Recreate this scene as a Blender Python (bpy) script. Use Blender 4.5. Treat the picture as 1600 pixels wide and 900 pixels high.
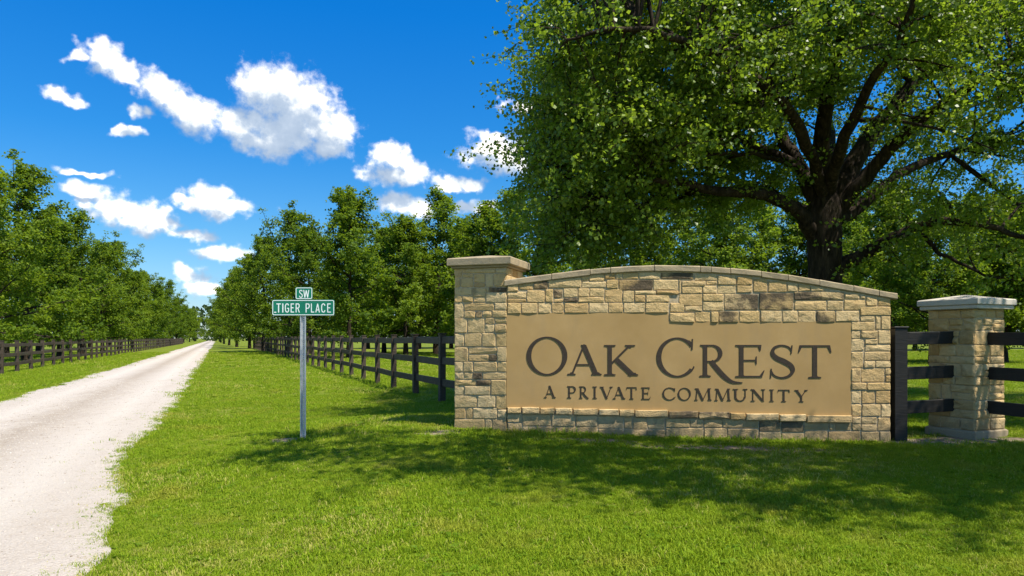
import bpy, math, random
import numpy as np
from mathutils import Vector
from mathutils.geometry import delaunay_2d_cdt

for _o in list(bpy.data.objects):
    bpy.data.objects.remove(_o)
scene = bpy.context.scene
COL = scene.collection
R = math.radians

# ------------------------------------------------------------------ camera
F = 1067.0          # focal length in photo pixels (1600 wide)
EYE = 1.5
HZ = 528.0          # horizon row in the photo
cam_d = bpy.data.cameras.new('camera')
cam_d.sensor_width = 36.0
cam_d.lens = 36.0 * F / 1600.0
cam_d.shift_y = (HZ - 450.0) / 1600.0
cam_d.clip_start = 0.05
cam_d.clip_end = 6000.0
cam = bpy.data.objects.new('camera', cam_d)
cam.location = (0, 0, EYE)
cam.rotation_euler = (R(90), 0, 0)
COL.objects.link(cam)
scene.camera = cam

# ------------------------------------------------------------------ sun, sky, exposure
SUN_EL, SUN_AZ = 60.0, 126.0        # azimuth from +Y towards +X
to_sun = Vector((math.sin(R(SUN_AZ)) * math.cos(R(SUN_EL)), math.cos(R(SUN_AZ)) * math.cos(R(SUN_EL)), math.sin(R(SUN_EL))))
sun_d = bpy.data.lights.new('sun', 'SUN')
sun_d.energy = 4.0
sun_d.angle = R(0.55)
sun_d.color = (1.0, 0.94, 0.83)
sun = bpy.data.objects.new('sun', sun_d)
sun.rotation_euler = to_sun.to_track_quat('Z', 'Y').to_euler()
sun.location = (30, 20, 60)
COL.objects.link(sun)

SKY_STRENGTH = 0.15
EXPOSURE = 1.0
vs = scene.view_settings
vs.view_transform = 'Standard'
vs.look = 'None'
vs.gamma = 1.0
vs.use_curve_mapping = False
vs.exposure = EXPOSURE
scene.render.engine = 'CYCLES'
cy = scene.cycles
cy.max_bounces = 6
cy.diffuse_bounces = 3
cy.glossy_bounces = 2
cy.transmission_bounces = 4
cy.transparent_max_bounces = 4
cy.use_denoising = True
try:
    cy.denoiser = 'OPENIMAGEDENOISE'
    cy.denoising_input_passes = 'RGB_ALBEDO_NORMAL'
    cy.denoising_prefilter = 'ACCURATE'
except Exception:
    pass
cy.sample_clamp_indirect = 6.0
cy.blur_glossy = 1.0


class NT:
    """small helper to write node trees"""
    def __init__(self, tree):
        self.t = tree

    def n(self, typ, ins=None, **props):
        nd = self.t.nodes.new(typ)
        for k, v in props.items():
            setattr(nd, k, v)
        if ins:
            for k, v in ins.items():
                self.put(nd.inputs[k], v)
        return nd

    def put(self, sock, v):
        if isinstance(v, bpy.types.NodeSocket):
            self.t.links.new(v, sock)
        elif isinstance(v, bpy.types.Node):
            self.t.links.new(v.outputs[0], sock)
        else:
            sock.default_value = v

    def math(self, op, a, b=None, c=None, clamp=False):
        nd = self.t.nodes.new('ShaderNodeMath')
        nd.operation = op
        nd.use_clamp = clamp
        self.put(nd.inputs[0], a)
        if b is not None:
            self.put(nd.inputs[1], b)
        if c is not None:
            self.put(nd.inputs[2], c)
        return nd.outputs[0]

    def vmath(self, op, a, b=None):
        nd = self.t.nodes.new('ShaderNodeVectorMath')
        nd.operation = op
        self.put(nd.inputs[0], a)
        if b is not None:
            self.put(nd.inputs[1], b)
        return nd.outputs['Value'] if op in ('LENGTH', 'DOT_PRODUCT') else nd.outputs[0]

    def mix(self, fac, a, b, blend='MIX'):
        nd = self.t.nodes.new('ShaderNodeMix')
        nd.data_type = 'RGBA'
        nd.blend_type = blend
        self.put(nd.inputs[0], fac)
        for s, v in ((nd.inputs[6], a), (nd.inputs[7], b)):
            if isinstance(v, tuple) and len(v) == 3:
                v = v + (1.0,)
            self.put(s, v)
        return nd.outputs[2]

    def ramp(self, fac, stops, interp='LINEAR'):
        nd = self.t.nodes.new('ShaderNodeValToRGB')
        cr = nd.color_ramp
        cr.interpolation = interp
        while len(cr.elements) < len(stops):
            cr.elements.new(0.5)
        for e, (p, c) in zip(cr.elements, stops):
            e.position = p
            e.color = c if isinstance(c, tuple) and len(c) == 4 else ((c[0], c[1], c[2], 1.0) if isinstance(c, tuple) else (c, c, c, 1.0))
        self.put(nd.inputs[0], fac)
        return nd.outputs[0]

    def noise(self, vec, scale, detail=4.0, rough=0.55, dist=0.0):
        nd = self.n('ShaderNodeTexNoise', {'Scale': scale, 'Detail': detail, 'Roughness': rough, 'Distortion': dist})
        if vec is not None:
            self.put(nd.inputs['Vector'], vec)
        return nd.outputs[0]

    def maprange(self, v, a, b, c=0.0, d=1.0, interp='SMOOTHSTEP'):
        nd = self.t.nodes.new('ShaderNodeMapRange')
        nd.interpolation_type = interp
        for i, x in enumerate((v, a, b, c, d)):
            self.put(nd.inputs[i], x)
        return nd.outputs[0]


# ---- world: Nishita sky with fair-weather cumulus laid out by direction
world = bpy.data.worlds.new('World')
scene.world = world
world.use_nodes = True
wt = world.node_tree
wt.nodes.clear()
W = NT(wt)

CLOUDS = [  # position and radii of the cumulus heaps, photo pixels (turned into directions)
    (430, 148, 62, 42), (478, 165, 48, 46), (510, 205, 48, 36), (450, 205, 72, 38), (395, 138, 26, 22), (375, 200, 56, 30),
    (318, 178, 40, 26), (284, 160, 30, 24), (246, 138, 34, 24), (220, 168, 18, 13), (412, 226, 60, 18), (500, 232, 54, 14),
    (160, 96, 36, 26), (143, 70, 20, 20), (188, 114, 26, 16), (116, 92, 22, 9),
    (97, 150, 34, 11), (197, 201, 24, 10), (140, 270, 48, 7),
    (138, 302, 34, 16), (188, 326, 50, 26), (240, 350, 50, 20), (288, 366, 40, 11),
    (328, 306, 34, 20), (356, 326, 48, 18), (300, 318, 30, 9),
    (345, 396, 44, 14), (300, 430, 34, 18), (312, 452, 26, 16),
    (612, 246, 28, 22), (618, 274, 54, 15), (642, 268, 24, 18),
    (716, 286, 44, 11), (768, 238, 52, 26), (792, 250, 40, 28), (762, 214, 18, 10),
    (618, 314, 32, 20), (650, 326, 34, 14), (740, 322, 40, 12), (790, 160, 15, 10), (822, 172, 18, 8),
]


def cloud_group():
    g = bpy.data.node_groups.new('cumulus_field', 'ShaderNodeTree')
    g.interface.new_socket('UV', in_out='INPUT', socket_type='NodeSocketVector')
    g.interface.new_socket('Density', in_out='OUTPUT', socket_type='NodeSocketFloat')
    G = NT(g)
    gi = g.nodes.new('NodeGroupInput')
    go = g.nodes.new('NodeGroupOutput')
    uv = gi.outputs[0]
    # warp for ragged, billowing outlines
    w1 = G.n('ShaderNodeTexNoise', {'Vector': uv, 'Scale': 19.0, 'Detail': 3.0, 'Roughness': 0.65})
    off = G.vmath('MULTIPLY', G.vmath('SUBTRACT', w1.outputs[1], (0.5, 0.5, 0.5)), (0.075, 0.045, 0.0))
    p = G.vmath('ADD', uv, off)
    acc = None
    for (cx, cyy, rx, ry) in CLOUDS:
        u = math.atan2(cx - 800, F)
        v = math.atan2(HZ - cyy, math.hypot(cx - 800, F))
        du = max(rx, 6) / F * math.cos(u) ** 2 * 1.32
        dv = max(ry, 5) / F * math.cos(u) * 1.34
        m = g.nodes.new('ShaderNodeMapping')
        G.put(m.inputs['Vector'], p)
        m.inputs['Scale'].default_value = (1 / du, 1 / dv, 0)
        m.inputs['Location'].default_value = (-u / du, -v / dv, 0)
        ln = G.vmath('LENGTH', m.outputs[0])
        if acc is None:
            acc = ln
        else:
            nd = g.nodes.new('ShaderNodeMath')
            nd.operation = 'SMOOTH_MIN'
            G.put(nd.inputs[0], acc)
            G.put(nd.inputs[1], ln)
            nd.inputs[2].default_value = 0.25
            acc = nd.outputs[0]
    base = G.math('SUBTRACT', 1.0, acc)
    # the same kind of clouds go on round the rest of the sky
    sx = g.nodes.new('ShaderNodeSeparateXYZ')
    G.put(sx.inputs[0], uv)
    side = G.maprange(G.math('ABSOLUTE', sx.outputs[0]), 0.72, 0.95)
    gen = G.noise(G.vmath('MULTIPLY', uv, (1.0, 1.7, 1.0)), 3.2, 2.0, 0.5)
    gen = G.math('MULTIPLY', G.math('SUBTRACT', gen, 0.545), 6.0)
    gen = G.math('ADD', gen, G.math('MULTIPLY', G.math('SUBTRACT', side, 1.0), 8.0))
    base = G.math('MAXIMUM', base, gen)
    fb = G.noise(uv, 26.0, 7.0, 0.64)
    d = G.math('ADD', base, G.math('MULTIPLY', G.math('SUBTRACT', fb, 0.5), 1.75))
    G.put(go.inputs[0], d)
    return g


tc = W.n('ShaderNodeTexCoord')
sp = W.n('ShaderNodeSeparateXYZ', {0: tc.outputs['Generated']})
uu = W.math('ARCTAN2', sp.outputs[0], sp.outputs[1])
vv = W.math('ARCSINE', sp.outputs[2])
uvn = W.n('ShaderNodeCombineXYZ', {0: uu, 1: vv})
cg = cloud_group()
ga = W.n('ShaderNodeGroup', node_tree=cg)
W.put(ga.inputs[0], uvn)
gb = W.n('ShaderNodeGroup', node_tree=cg)
W.put(gb.inputs[0], W.vmath('ADD', uvn.outputs[0], (0.008, 0.030, 0.0)))
dens = ga.outputs[0]
cover = W.math('POWER', W.maprange(dens, 0.02, 0.70), 1.2)
thick = W.maprange(gb.outputs[0], -0.15, 0.75)
soft = W.math('MULTIPLY', W.math('SUBTRACT', dens, gb.outputs[0]), 0.35)
lum = W.math('SUBTRACT', W.math('ADD', 0.95, soft), W.math('MULTIPLY', thick, 0.66), clamp=True)
ccol = W.ramp(lum, [(0.0, (0.20, 0.29, 0.45)), (0.4, (0.33, 0.42, 0.57)), (0.75, (0.62, 0.68, 0.76)), (0.95, (1.0, 1.0, 1.0))])
sky = W.n('ShaderNodeTexSky')
sky.sky_type = 'NISHITA'
sky.sun_disc = False
sky.sun_elevation = R(SUN_EL)
sky.sun_rotation = R(SUN_AZ)
sky.air_density = 1.0
sky.dust_density = 0.3
sky.ozone_density = 2.5
elev = W.math('DIVIDE', vv, math.pi / 2)
tint = W.ramp(elev, [(0.0, (0.34, 0.39, 0.49)), (0.09, (0.17, 0.37, 0.50)), (0.167, (0.065, 0.345, 0.57)), (0.28, (0.015, 0.345, 0.67))])
deep = W.vmath('MULTIPLY', sky.outputs[0], tint)     # the clear, polarised-looking blue of the photo
CLOUD_RAD = 5.6
cl = W.vmath('MULTIPLY', ccol, (CLOUD_RAD, CLOUD_RAD * 0.955, CLOUD_RAD * 0.88))
skyc = W.mix(cover, deep, cl)
bg = W.n('ShaderNodeBackground', {'Color': skyc, 'Strength': SKY_STRENGTH})
wo = W.n('ShaderNodeOutputWorld', {'Surface': bg.outputs[0]})
world.cycles.sampling_method = 'NONE'

# ------------------------------------------------------------------ helpers
VPX = (340.0 - 800.0) / F           # the road runs along x = VPX*y + L


def at(px, py, d):
    return np.array(((px - 800.0) / F * d, d, EYE + (HZ - py) / F * d))


def sstep(a, b, x):
    t = np.clip((np.asarray(x, float) - a) / (b - a), 0, 1)
    return t * t * (3 - 2 * t)


def zground(x, y):
    x = np.asarray(x, float)
    y = np.asarray(y, float)
    L = x - VPX * y
    z = 0.09 * sstep(0.0, 3.5, L)
    z = z + 0.20 * np.exp(-((x + 0.6) ** 2 / 9.0 + (y - 10.2) ** 2 / 5.0))
    z = z + 0.05 * np.exp(-((x - 6.6) ** 2 / 1.5 + (y - 9.6) ** 2 / 1.5))
    z = z + 0.35 * sstep(8, 40, L) * np.sin(x * 0.05 + 1.0) * np.cos(y * 0.043) - 0.3 * sstep(-12, -60, L)
    return z


def new_mesh(name, verts, faces, smooth=False):
    me = bpy.data.meshes.new(name)
    if isinstance(faces, np.ndarray):
        verts = np.asarray(verts, np.float32)
        nf, k = faces.shape
        me.vertices.add(len(verts))
        me.vertices.foreach_set('co', verts.ravel())
        me.loops.add(nf * k)
        me.loops.foreach_set('vertex_index', faces.astype(np.int32).ravel())
        me.polygons.add(nf)
        me.polygons.foreach_set('loop_start', np.arange(0, nf * k, k, dtype=np.int32))
        me.polygons.foreach_set('loop_total', np.full(nf, k, np.int32))
        me.update(calc_edges=True)
    else:
        me.from_pydata([tuple(map(float, v)) for v in verts], [], faces)
        me.update()
    if smooth:
        me.polygons.foreach_set('use_smooth', np.ones(len(me.polygons), dtype=bool))
    return me


def link(name, data, mat=None, parent=None):
    o = bpy.data.objects.new(name, data)
    COL.objects.link(o)
    if mat is not None and data is not None and len(data.materials) == 0:
        data.materials.append(mat)
    if parent is not None:
        o.parent = parent
    return o


def tag(o, label, cat=None, group=None, kind=None):
    if label:
        o['label'] = label
    if cat:
        o['category'] = cat
    if group:
        o['group'] = group
    if kind:
        o['kind'] = kind
    return o


def empty(name, loc, rz=0.0):
    o = bpy.data.objects.new(name, None)
    o.location = tuple(map(float, loc))
    o.rotation_euler = (0, 0, rz)
    o.empty_display_size = 0.3
    COL.objects.link(o)
    return o


def local(root, o):
    """geometry of a part is written in world coordinates; take the root's place off"""
    o.location = -root.location
    return o


class MB:
    def __init__(self):
        self.v, self.f = [], []

    def add(self, vs, fs):
        b = len(self.v)
        self.v += [tuple(map(float, p)) for p in vs]
        self.f += [tuple(i + b for i in f) for f in fs]

    def box(self, c, ax, ay, az, bev=0.0):
        """c centre, ax ay az half-extent vectors; with a small chamfer"""
        c, ax, ay, az = [np.array(t, float) for t in (c, ax, ay, az)]
        if bev <= 0:
            vs = [c + sx * ax + sy * ay + sz * az for sz in (-1, 1) for sx, sy in ((-1, -1), (1, -1), (1, 1), (-1, 1))]
            self.add(vs, [(3, 2, 1, 0), (4, 5, 6, 7), (0, 1, 5, 4), (1, 2, 6, 5), (2, 3, 7, 6), (3, 0, 4, 7)])
            return
        ux, uy, uz = [t / np.linalg.norm(t) for t in (ax, ay, az)]
        A, B = ux * bev, uy * bev
        rings = []
        for z, ins in ((-1, 1), (-1, 0), (1, 0), (1, 1)):
            zz = z * az - (uz * bev * z if ins == 0 else 0)
            ring = []
            for sx, sy in ((-1, -1), (1, -1), (1, 1), (-1, 1)):
                ring.append(c + sx * (ax - (A if ins else 0)) + sy * (ay - (B if ins else 0)) + zz)
            rings.append(ring)
        vs = [p for r in rings for p in r]
        fs = [(3, 2, 1, 0), (12, 13, 14, 15)]
        for r in range(3):
            for k in range(4):
                k2 = (k + 1) % 4
                fs.append((r * 4 + k, r * 4 + k2, r * 4 + 4 + k2, r * 4 + 4 + k))
        self.add(vs, fs)

    def tube(self, pts, rad, sides=6, cap=True):
        pts = [np.array(p, float) for p in pts]
        n = len(pts)
        b = len(self.v)
        a = None
        for i, p in enumerate(pts):
            t = pts[min(i + 1, n - 1)] - pts[max(i - 1, 0)]
            t = t / (np.linalg.norm(t) + 1e-9)
            if a is None:
                a = np.cross(t, (1, 0, 0)) if abs(t[0]) < 0.8 else np.cross(t, (0, 1, 0))
            a = a - t * np.dot(a, t)
            a = a / (np.linalg.norm(a) + 1e-9)
            c = np.cross(t, a)
            for k in range(sides):
                an = 2 * math.pi * k / sides
                self.v.append(tuple(p + rad[i] * (a * math.cos(an) + c * math.sin(an))))
        for i in range(n - 1):
            for k in range(sides):
                k2 = (k + 1) % sides
                self.f.append((b + i * sides + k, b + i * sides + k2, b + (i + 1) * sides + k2, b + (i + 1) * sides + k))
        if cap:
            self.f.append(tuple(b + (n - 1) * sides + k for k in range(sides)))

    def mesh(self, name, smooth=False):
        return new_mesh(name, self.v, self.f, smooth)


# ------------------------------------------------------------------ materials
def material(name):
    m = bpy.data.materials.new(name)
    m.use_nodes = True
    m.node_tree.nodes.clear()
    return m, NT(m.node_tree)


def finish(N, shader, disp=None):
    N.n('ShaderNodeOutputMaterial', {'Surface': shader})


def pbr(N, color, rough=0.7, normal=None, spec=0.3, metal=0.0):
    b = N.n('ShaderNodeBsdfPrincipled', {'Roughness': rough, 'Specular IOR Level': spec, 'Metallic': metal})
    N.put(b.inputs['Base Color'], color if not isinstance(color, tuple) else tuple(color) + (1.0,) * (4 - len(color)))
    if normal is not None:
        N.put(b.inputs['Normal'], normal)
    return b.outputs[0]


def bump(N, h, strength=0.5, dist=0.02):
    return N.n('ShaderNodeBump', {'Strength': strength, 'Distance': dist, 'Height': h}).outputs[0]


def objco(N):
    return N.n('ShaderNodeNewGeometry').outputs['Position']


def mat_leaf(name, dark, mid, light, trans, gloss=0.45, tfac=0.34, objvar=True, spec=0.45):
    m, N = material(name)
    at_ = N.n('ShaderNodeAttribute', attribute_name='var')
    fac = at_.outputs['Fac']
    if objvar:
        oi = N.n('ShaderNodeObjectInfo')
        fac = N.math('ADD', fac, N.math('MULTIPLY', N.math('SUBTRACT', oi.outputs['Random'], 0.5), 0.5), clamp=True)
    col = N.ramp(fac, [(0.0, dark), (0.5, mid), (1.0, light)])
    p = pbr(N, col, gloss, None, spec)
    tcol = N.mix(0.55, col, trans)
    tr = N.n('ShaderNodeBsdfTranslucent', {'Color': tcol})
    ms = N.n('ShaderNodeMixShader', {0: tfac, 1: p, 2: tr.outputs[0]})
    finish(N, ms.outputs[0])
    return m


M = {}
M['leaf_oak'] = mat_leaf('oak_leaf', (0.052, 0.104, 0.010), (0.122, 0.205, 0.018), (0.245, 0.325, 0.030), (0.44, 0.62, 0.03), 0.42, 0.48, False, 0.5)
M['leaf'] = mat_leaf('tree_leaf', (0.042, 0.082, 0.006), (0.098, 0.165, 0.010), (0.205, 0.272, 0.018), (0.36, 0.50, 0.016), 0.60, 0.46, True, 0.2)
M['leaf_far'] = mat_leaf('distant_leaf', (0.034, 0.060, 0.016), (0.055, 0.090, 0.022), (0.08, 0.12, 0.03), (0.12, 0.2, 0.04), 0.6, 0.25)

m, N = material('bark')
pos = objco(N)
st = N.vmath('MULTIPLY', pos, (1.0, 1.0, 0.22))
n1 = N.noise(st, 16.0, 6.0, 0.65, 0.4)
n2 = N.noise(pos, 2.2, 3.0)
col = N.ramp(n1, [(0.34, (0.010, 0.007, 0.005)), (0.55, (0.036, 0.026, 0.018)), (0.78, (0.13, 0.095, 0.062))])
col = N.mix(N.math('MULTIPLY', N.maprange(n2, 0.5, 0.75), 0.6), col, (0.075, 0.058, 0.038))
finish(N, pbr(N, col, 0.9, bump(N, n1, 0.9, 0.05), 0.15))
M['bark'] = m

m, N = material('lawn_soil')
pos = objco(N)
g1 = N.noise(pos, 0.35, 5.0, 0.6)
g2 = N.noise(pos, 22.0, 4.0, 0.65)
g3 = N.noise(pos, 2.6, 4.0, 0.6)
col = N.ramp(g2, [(0.25, (0.060, 0.085, 0.006)), (0.5, (0.125, 0.165, 0.009)), (0.75, (0.20, 0.24, 0.016))])
col = N.mix(N.maprange(g1, 0.45, 0.7), col, (0.17, 0.195, 0.014))
col = N.mix(N.math('MULTIPLY', N.maprange(g3, 0.56, 0.74), 0.55), col, (0.17, 0.14, 0.055))
# bare earth: trodden spots at the wall foot, round the post and by the pillar
bare = None
for (bx, by, rx, ry) in ((-3.05, 9.35, 0.30, 0.20), (-0.95, 9.15, 0.40, 0.25), (2.9, 8.5, 1.6, 0.35), (1.0, 8.75, 0.7, 0.2), (5.9, 9.1, 1.3, 0.45), (7.3, 9.2, 0.8, 0.3), (6.0, 13.0, 1.6, 1.4)):
    mp = N.n('ShaderNodeMapping', {'Vector': pos})
    mp.inputs['Scale'].default_value = (1 / rx, 1 / ry, 0)
    mp.inputs['Location'].default_value = (-bx / rx, -by / ry, 0)
    v = N.math('SUBTRACT', 1.0, N.vmath('LENGTH', mp.outputs[0]))
    bare = v if bare is None else N.math('MAXIMUM', bare, v)
bare = N.maprange(N.math('ADD', bare, N.math('MULTIPLY', N.math('SUBTRACT', g3, 0.5), 1.6)), 0.0, 0.4)
dirt = N.ramp(g2, [(0.3, (0.16, 0.115, 0.072)), (0.7, (0.34, 0.27, 0.19))])
col = N.mix(bare, col, dirt)
finish(N, pbr(N, col, 0.9, bump(N, g2, 0.8, 0.03), 0.15))
M['lawn'] = m

m, N = material('limestone_gravel')
pos = objco(N)
sp = N.n('ShaderNodeSeparateXYZ', {0: pos})
Lc = N.math('SUBTRACT', sp.outputs[0], N.math('MULTIPLY', sp.outputs[1], VPX))
g1 = N.noise(pos, 60.0, 4.0, 0.7)
g2 = N.noise(pos, 9.0, 5.0, 0.65)
g3 = N.noise(N.vmath('MULTIPLY', pos, (1.6, 0.35, 1.0)), 0.9, 5.0, 0.6)
vor = N.n('ShaderNodeTexVoronoi', {'Vector': pos, 'Scale': 34.0})
col = N.ramp(g1, [(0.2, (0.24, 0.200, 0.155)), (0.45, (0.455, 0.395, 0.330)), (0.8, (0.54, 0.485, 0.42))])
col = N.mix(N.math('MULTIPLY', N.maprange(g2, 0.52, 0.75), 0.5), col, (0.34, 0.275, 0.21))
col = N.mix(N.math('MULTIPLY', N.maprange(g3, 0.48, 0.72), 0.45), col, (0.39, 0.325, 0.255))
# the crown between the wheel tracks is looser and a little darker
mid = N.math('SUBTRACT', 1.0, N.math('MULTIPLY', N.math('ABSOLUTE', N.math('ADD', N.math('ADD', Lc, 3.0), N.math('MULTIPLY', N.math('SUBTRACT', g3, 0.5), 0.9))), 1.6), clamp=True)
col = N.mix(N.math('MULTIPLY', mid, 0.72), col, (0.30, 0.245, 0.185))
for c_ in (-1.95, -4.05):            # two packed, paler wheel tracks
    trk = N.math('SUBTRACT', 1.0, N.math('MULTIPLY', N.math('ABSOLUTE', N.math('ADD', N.math('SUBTRACT', Lc, c_), N.math('MULTIPLY', N.math('SUBTRACT', g3, 0.5), 0.5))), 2.3), clamp=True)
    col = N.mix(N.math('MULTIPLY', trk, 0.5), col, (0.56, 0.505, 0.43))
h = N.math('ADD', N.math('MULTIPLY', vor.outputs[0], -0.6), g1)
finish(N, pbr(N, col, 0.95, bump(N, h, 0.75, 0.02), 0.1))
M['gravel'] = m

m, N = material('pebble')
oi = N.n('ShaderNodeObjectInfo')
col = N.ramp(N.noise(objco(N), 7.0, 2.0), [(0.3, (0.22, 0.18, 0.135)), (0.5, (0.44, 0.39, 0.325)), (0.75, (0.55, 0.50, 0.44))])
finish(N, pbr(N, col, 0.9, None, 0.15))
M['pebble'] = m

m, N = material('grass_blade')
pos = objco(N)
a_ = N.n('ShaderNodeAttribute', attribute_name='var')
g1 = N.noise(pos, 1.3, 4.0, 0.6)
g2 = N.noise(pos, 14.0, 2.0)
fac = N.math('ADD', N.math('MULTIPLY', a_.outputs['Fac'], 0.55), N.math('MULTIPLY', g2, 0.45))
col = N.ramp(fac, [(0.15, (0.115, 0.205, 0.006)), (0.5, (0.215, 0.318, 0.010)), (0.8, (0.32, 0.400, 0.022)), (1.0, (0.50, 0.45, 0.12))])
col = N.mix(N.math('MULTIPLY', N.maprange(g1, 0.5, 0.74), 0.6), col, (0.38, 0.345, 0.045))
p = pbr(N, col, 0.6, None, 0.15)
tr = N.n('ShaderNodeBsdfTranslucent', {'Color': N.mix(0.5, col, (0.38, 0.46, 0.02))})
ms = N.n('ShaderNodeMixShader', {0: 0.35, 1: p, 2: tr.outputs[0]})
finish(N, ms.outputs[0])
M['grass'] = m

m, N = material('fence_board')
pos = objco(N)
oi = N.n('ShaderNodeObjectInfo')
g1 = N.noise(N.vmath('MULTIPLY', pos, (3.0, 3.0, 30.0)), 2.0, 4.0, 0.6)
g2 = N.noise(pos, 5.0, 4.0)
col = N.ramp(g1, [(0.3, (0.026, 0.018, 0.012)), (0.6, (0.060, 0.043, 0.029)), (0.8, (0.12, 0.088, 0.060))])
col = N.mix(N.math('MULTIPLY', N.maprange(g2, 0.5, 0.75), 0.5), col, (0.13, 0.098, 0.070))
col = N.mix(N.math('MULTIPLY', oi.outputs['Random'], 0.35), col, (0.10, 0.074, 0.052))
finish(N, pbr(N, col, 0.65, bump(N, g1, 0.4, 0.01), 0.3))
M['fence'] = m

m, N = material('fence_board_black')
pos = objco(N)
g1 = N.noise(N.vmath('MULTIPLY', pos, (3.0, 3.0, 30.0)), 2.0, 4.0, 0.6)
col = N.ramp(g1, [(0.3, (0.010, 0.009, 0.008)), (0.7, (0.026, 0.022, 0.018))])
finish(N, pbr(N, col, 0.5, bump(N, g1, 0.3, 0.01), 0.35))
M['fence_black'] = m


def mat_stone(name, dark):
    m, N = material(name)
    pos = objco(N)
    oi = N.n('ShaderNodeObjectInfo')
    rnd = oi.outputs['Random']
    base = N.ramp(rnd, [(0.0, (0.47, 0.305, 0.125)), (0.2, (0.58, 0.405, 0.190)), (0.45, (0.52, 0.355, 0.152)), (0.7, (0.62, 0.455, 0.235)), (0.88, (0.55, 0.395, 0.195)), (1.0, (0.43, 0.275, 0.110))])
    shift = N.n('ShaderNodeCombineXYZ', {0: N.math('MULTIPLY', rnd, 37.0), 1: 0.0, 2: N.math('MULTIPLY', rnd, 19.0)})
    p2 = N.vmath('ADD', pos, shift.outputs[0])
    n1 = N.noise(p2, 9.0, 6.0, 0.65, 0.3)
    n2 = N.noise(p2, 48.0, 5.0, 0.7)
    n3 = N.noise(p2, 4.2, 4.0, 0.6)
    n4 = N.noise(N.vmath('MULTIPLY', p2, (0.7, 0.7, 2.6)), 7.0, 5.0, 0.7)
    col = N.mix(N.math('MULTIPLY', N.maprange(n1, 0.5, 0.72), 0.5), base, (0.30, 0.180, 0.065))
    col = N.mix(N.math('MULTIPLY', N.maprange(n4, 0.50, 0.74), 0.4), col, (0.64, 0.48, 0.25))
    col = N.mix(N.math('MULTIPLY', N.maprange(n2, 0.54, 0.74), 0.45), col, (0.22, 0.145, 0.070))
    if dark:
        col = N.mix(N.maprange(n3, 0.36, 0.56, 0.2, 0.95), col, (0.085, 0.066, 0.045))
    else:
        spot = N.math('MULTIPLY', N.maprange(n3, 0.60, 0.74), 0.65)
        col = N.mix(spot, col, (0.20, 0.145, 0.085))
    # soil splashed up from the lawn, uneven along the foot
    zz = N.n('ShaderNodeSeparateXYZ', {0: pos}).outputs[2]
    low = N.math('SUBTRACT', 1.0, N.maprange(N.math('ADD', zz, N.math('MULTIPLY', N.math('SUBTRACT', n3, 0.5), 0.5)), 0.22, 0.50))
    col = N.mix(N.math('MULTIPLY', low, 0.55), col, (0.20, 0.155, 0.095))
    h = N.math('ADD', N.math('MULTIPLY', n1, 1.0), N.math('MULTIPLY', n2, 0.45))
    finish(N, pbr(N, col, 0.9, bump(N, h, 0.85, 0.03), 0.15))
    return m


M['stone'] = mat_stone('cut_limestone', False)
M['stone_dark'] = mat_stone('weathered_shaded_limestone', True)

m, N = material('mortar')
g1 = N.noise(objco(N), 30.0, 4.0)
finish(N, pbr(N, N.ramp(g1, [(0.3, (0.36, 0.275, 0.16)), (0.7, (0.52, 0.42, 0.28))]), 0.95, bump(N, g1, 0.5, 0.01), 0.1))
M['mortar'] = m

m, N = material('coping_stone')
pos = objco(N)
oi = N.n('ShaderNodeObjectInfo')
g1 = N.noise(pos, 7.0, 6.0, 0.7)
g2 = N.noise(pos, 40.0, 4.0, 0.7)
col = N.ramp(oi.outputs['Random'], [(0.0, (0.30, 0.235, 0.145)), (0.5, (0.37, 0.295, 0.19)), (1.0, (0.32, 0.25, 0.155))])
col = N.mix(N.math('MULTIPLY', N.maprange(g1, 0.45, 0.68), 0.65), col, (0.21, 0.175, 0.12))
col = N.mix(N.math('MULTIPLY', N.maprange(g2, 0.52, 0.75), 0.4), col, (0.47, 0.40, 0.29))
finish(N, pbr(N, col, 0.9, bump(N, g1, 0.6, 0.02), 0.15))
M['coping'] = m

m, N = material('cast_stone_cap')
pos = objco(N)
g1 = N.noise(pos, 5.0, 6.0, 0.7)
g2 = N.noise(N.vmath('MULTIPLY', pos, (1, 1, 5)), 11.0, 4.0, 0.7)
col = N.mix(N.math('MULTIPLY', N.maprange(g1, 0.45, 0.7), 0.5), (0.54, 0.49, 0.41), (0.36, 0.31, 0.24))
col = N.mix(N.math('MULTIPLY', N.maprange(g2, 0.55, 0.75), 0.4), col, (0.30, 0.28, 0.24))
finish(N, pbr(N, col, 0.8, bump(N, g1, 0.4, 0.02), 0.25))
M['cap_pale'] = m

m, N = material('panel_stone')
pos = objco(N)
g1 = N.noise(pos, 1.6, 6.0, 0.6)
g2 = N.noise(pos, 60.0, 4.0, 0.7)
g3 = N.noise(N.vmath('MULTIPLY', pos, (1.0, 1.0, 0.3)), 4.0, 5.0, 0.65)
col = N.ramp(g1, [(0.3, (0.350, 0.222, 0.083)), (0.55, (0.400, 0.258, 0.102)), (0.75, (0.450, 0.300, 0.130))])
col = N.mix(N.math('MULTIPLY', N.maprange(g3, 0.47, 0.72), 0.5), col, (0.33, 0.225, 0.105))
col = N.mix(N.math('MULTIPLY', N.maprange(g2, 0.55, 0.7), 0.12), col, (0.3, 0.23, 0.15))
finish(N, pbr(N, col, 0.75, bump(N, g2, 0.12, 0.004), 0.2))
M['panel'] = m

m, N = material('letter_bronze')
g2 = N.noise(objco(N), 30.0, 4.0)
finish(N, pbr(N, N.ramp(g2, [(0.3, (0.034, 0.024, 0.016)), (0.7, (0.055, 0.040, 0.026))]), 0.6, None, 0.25))
M['letter'] = m

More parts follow.
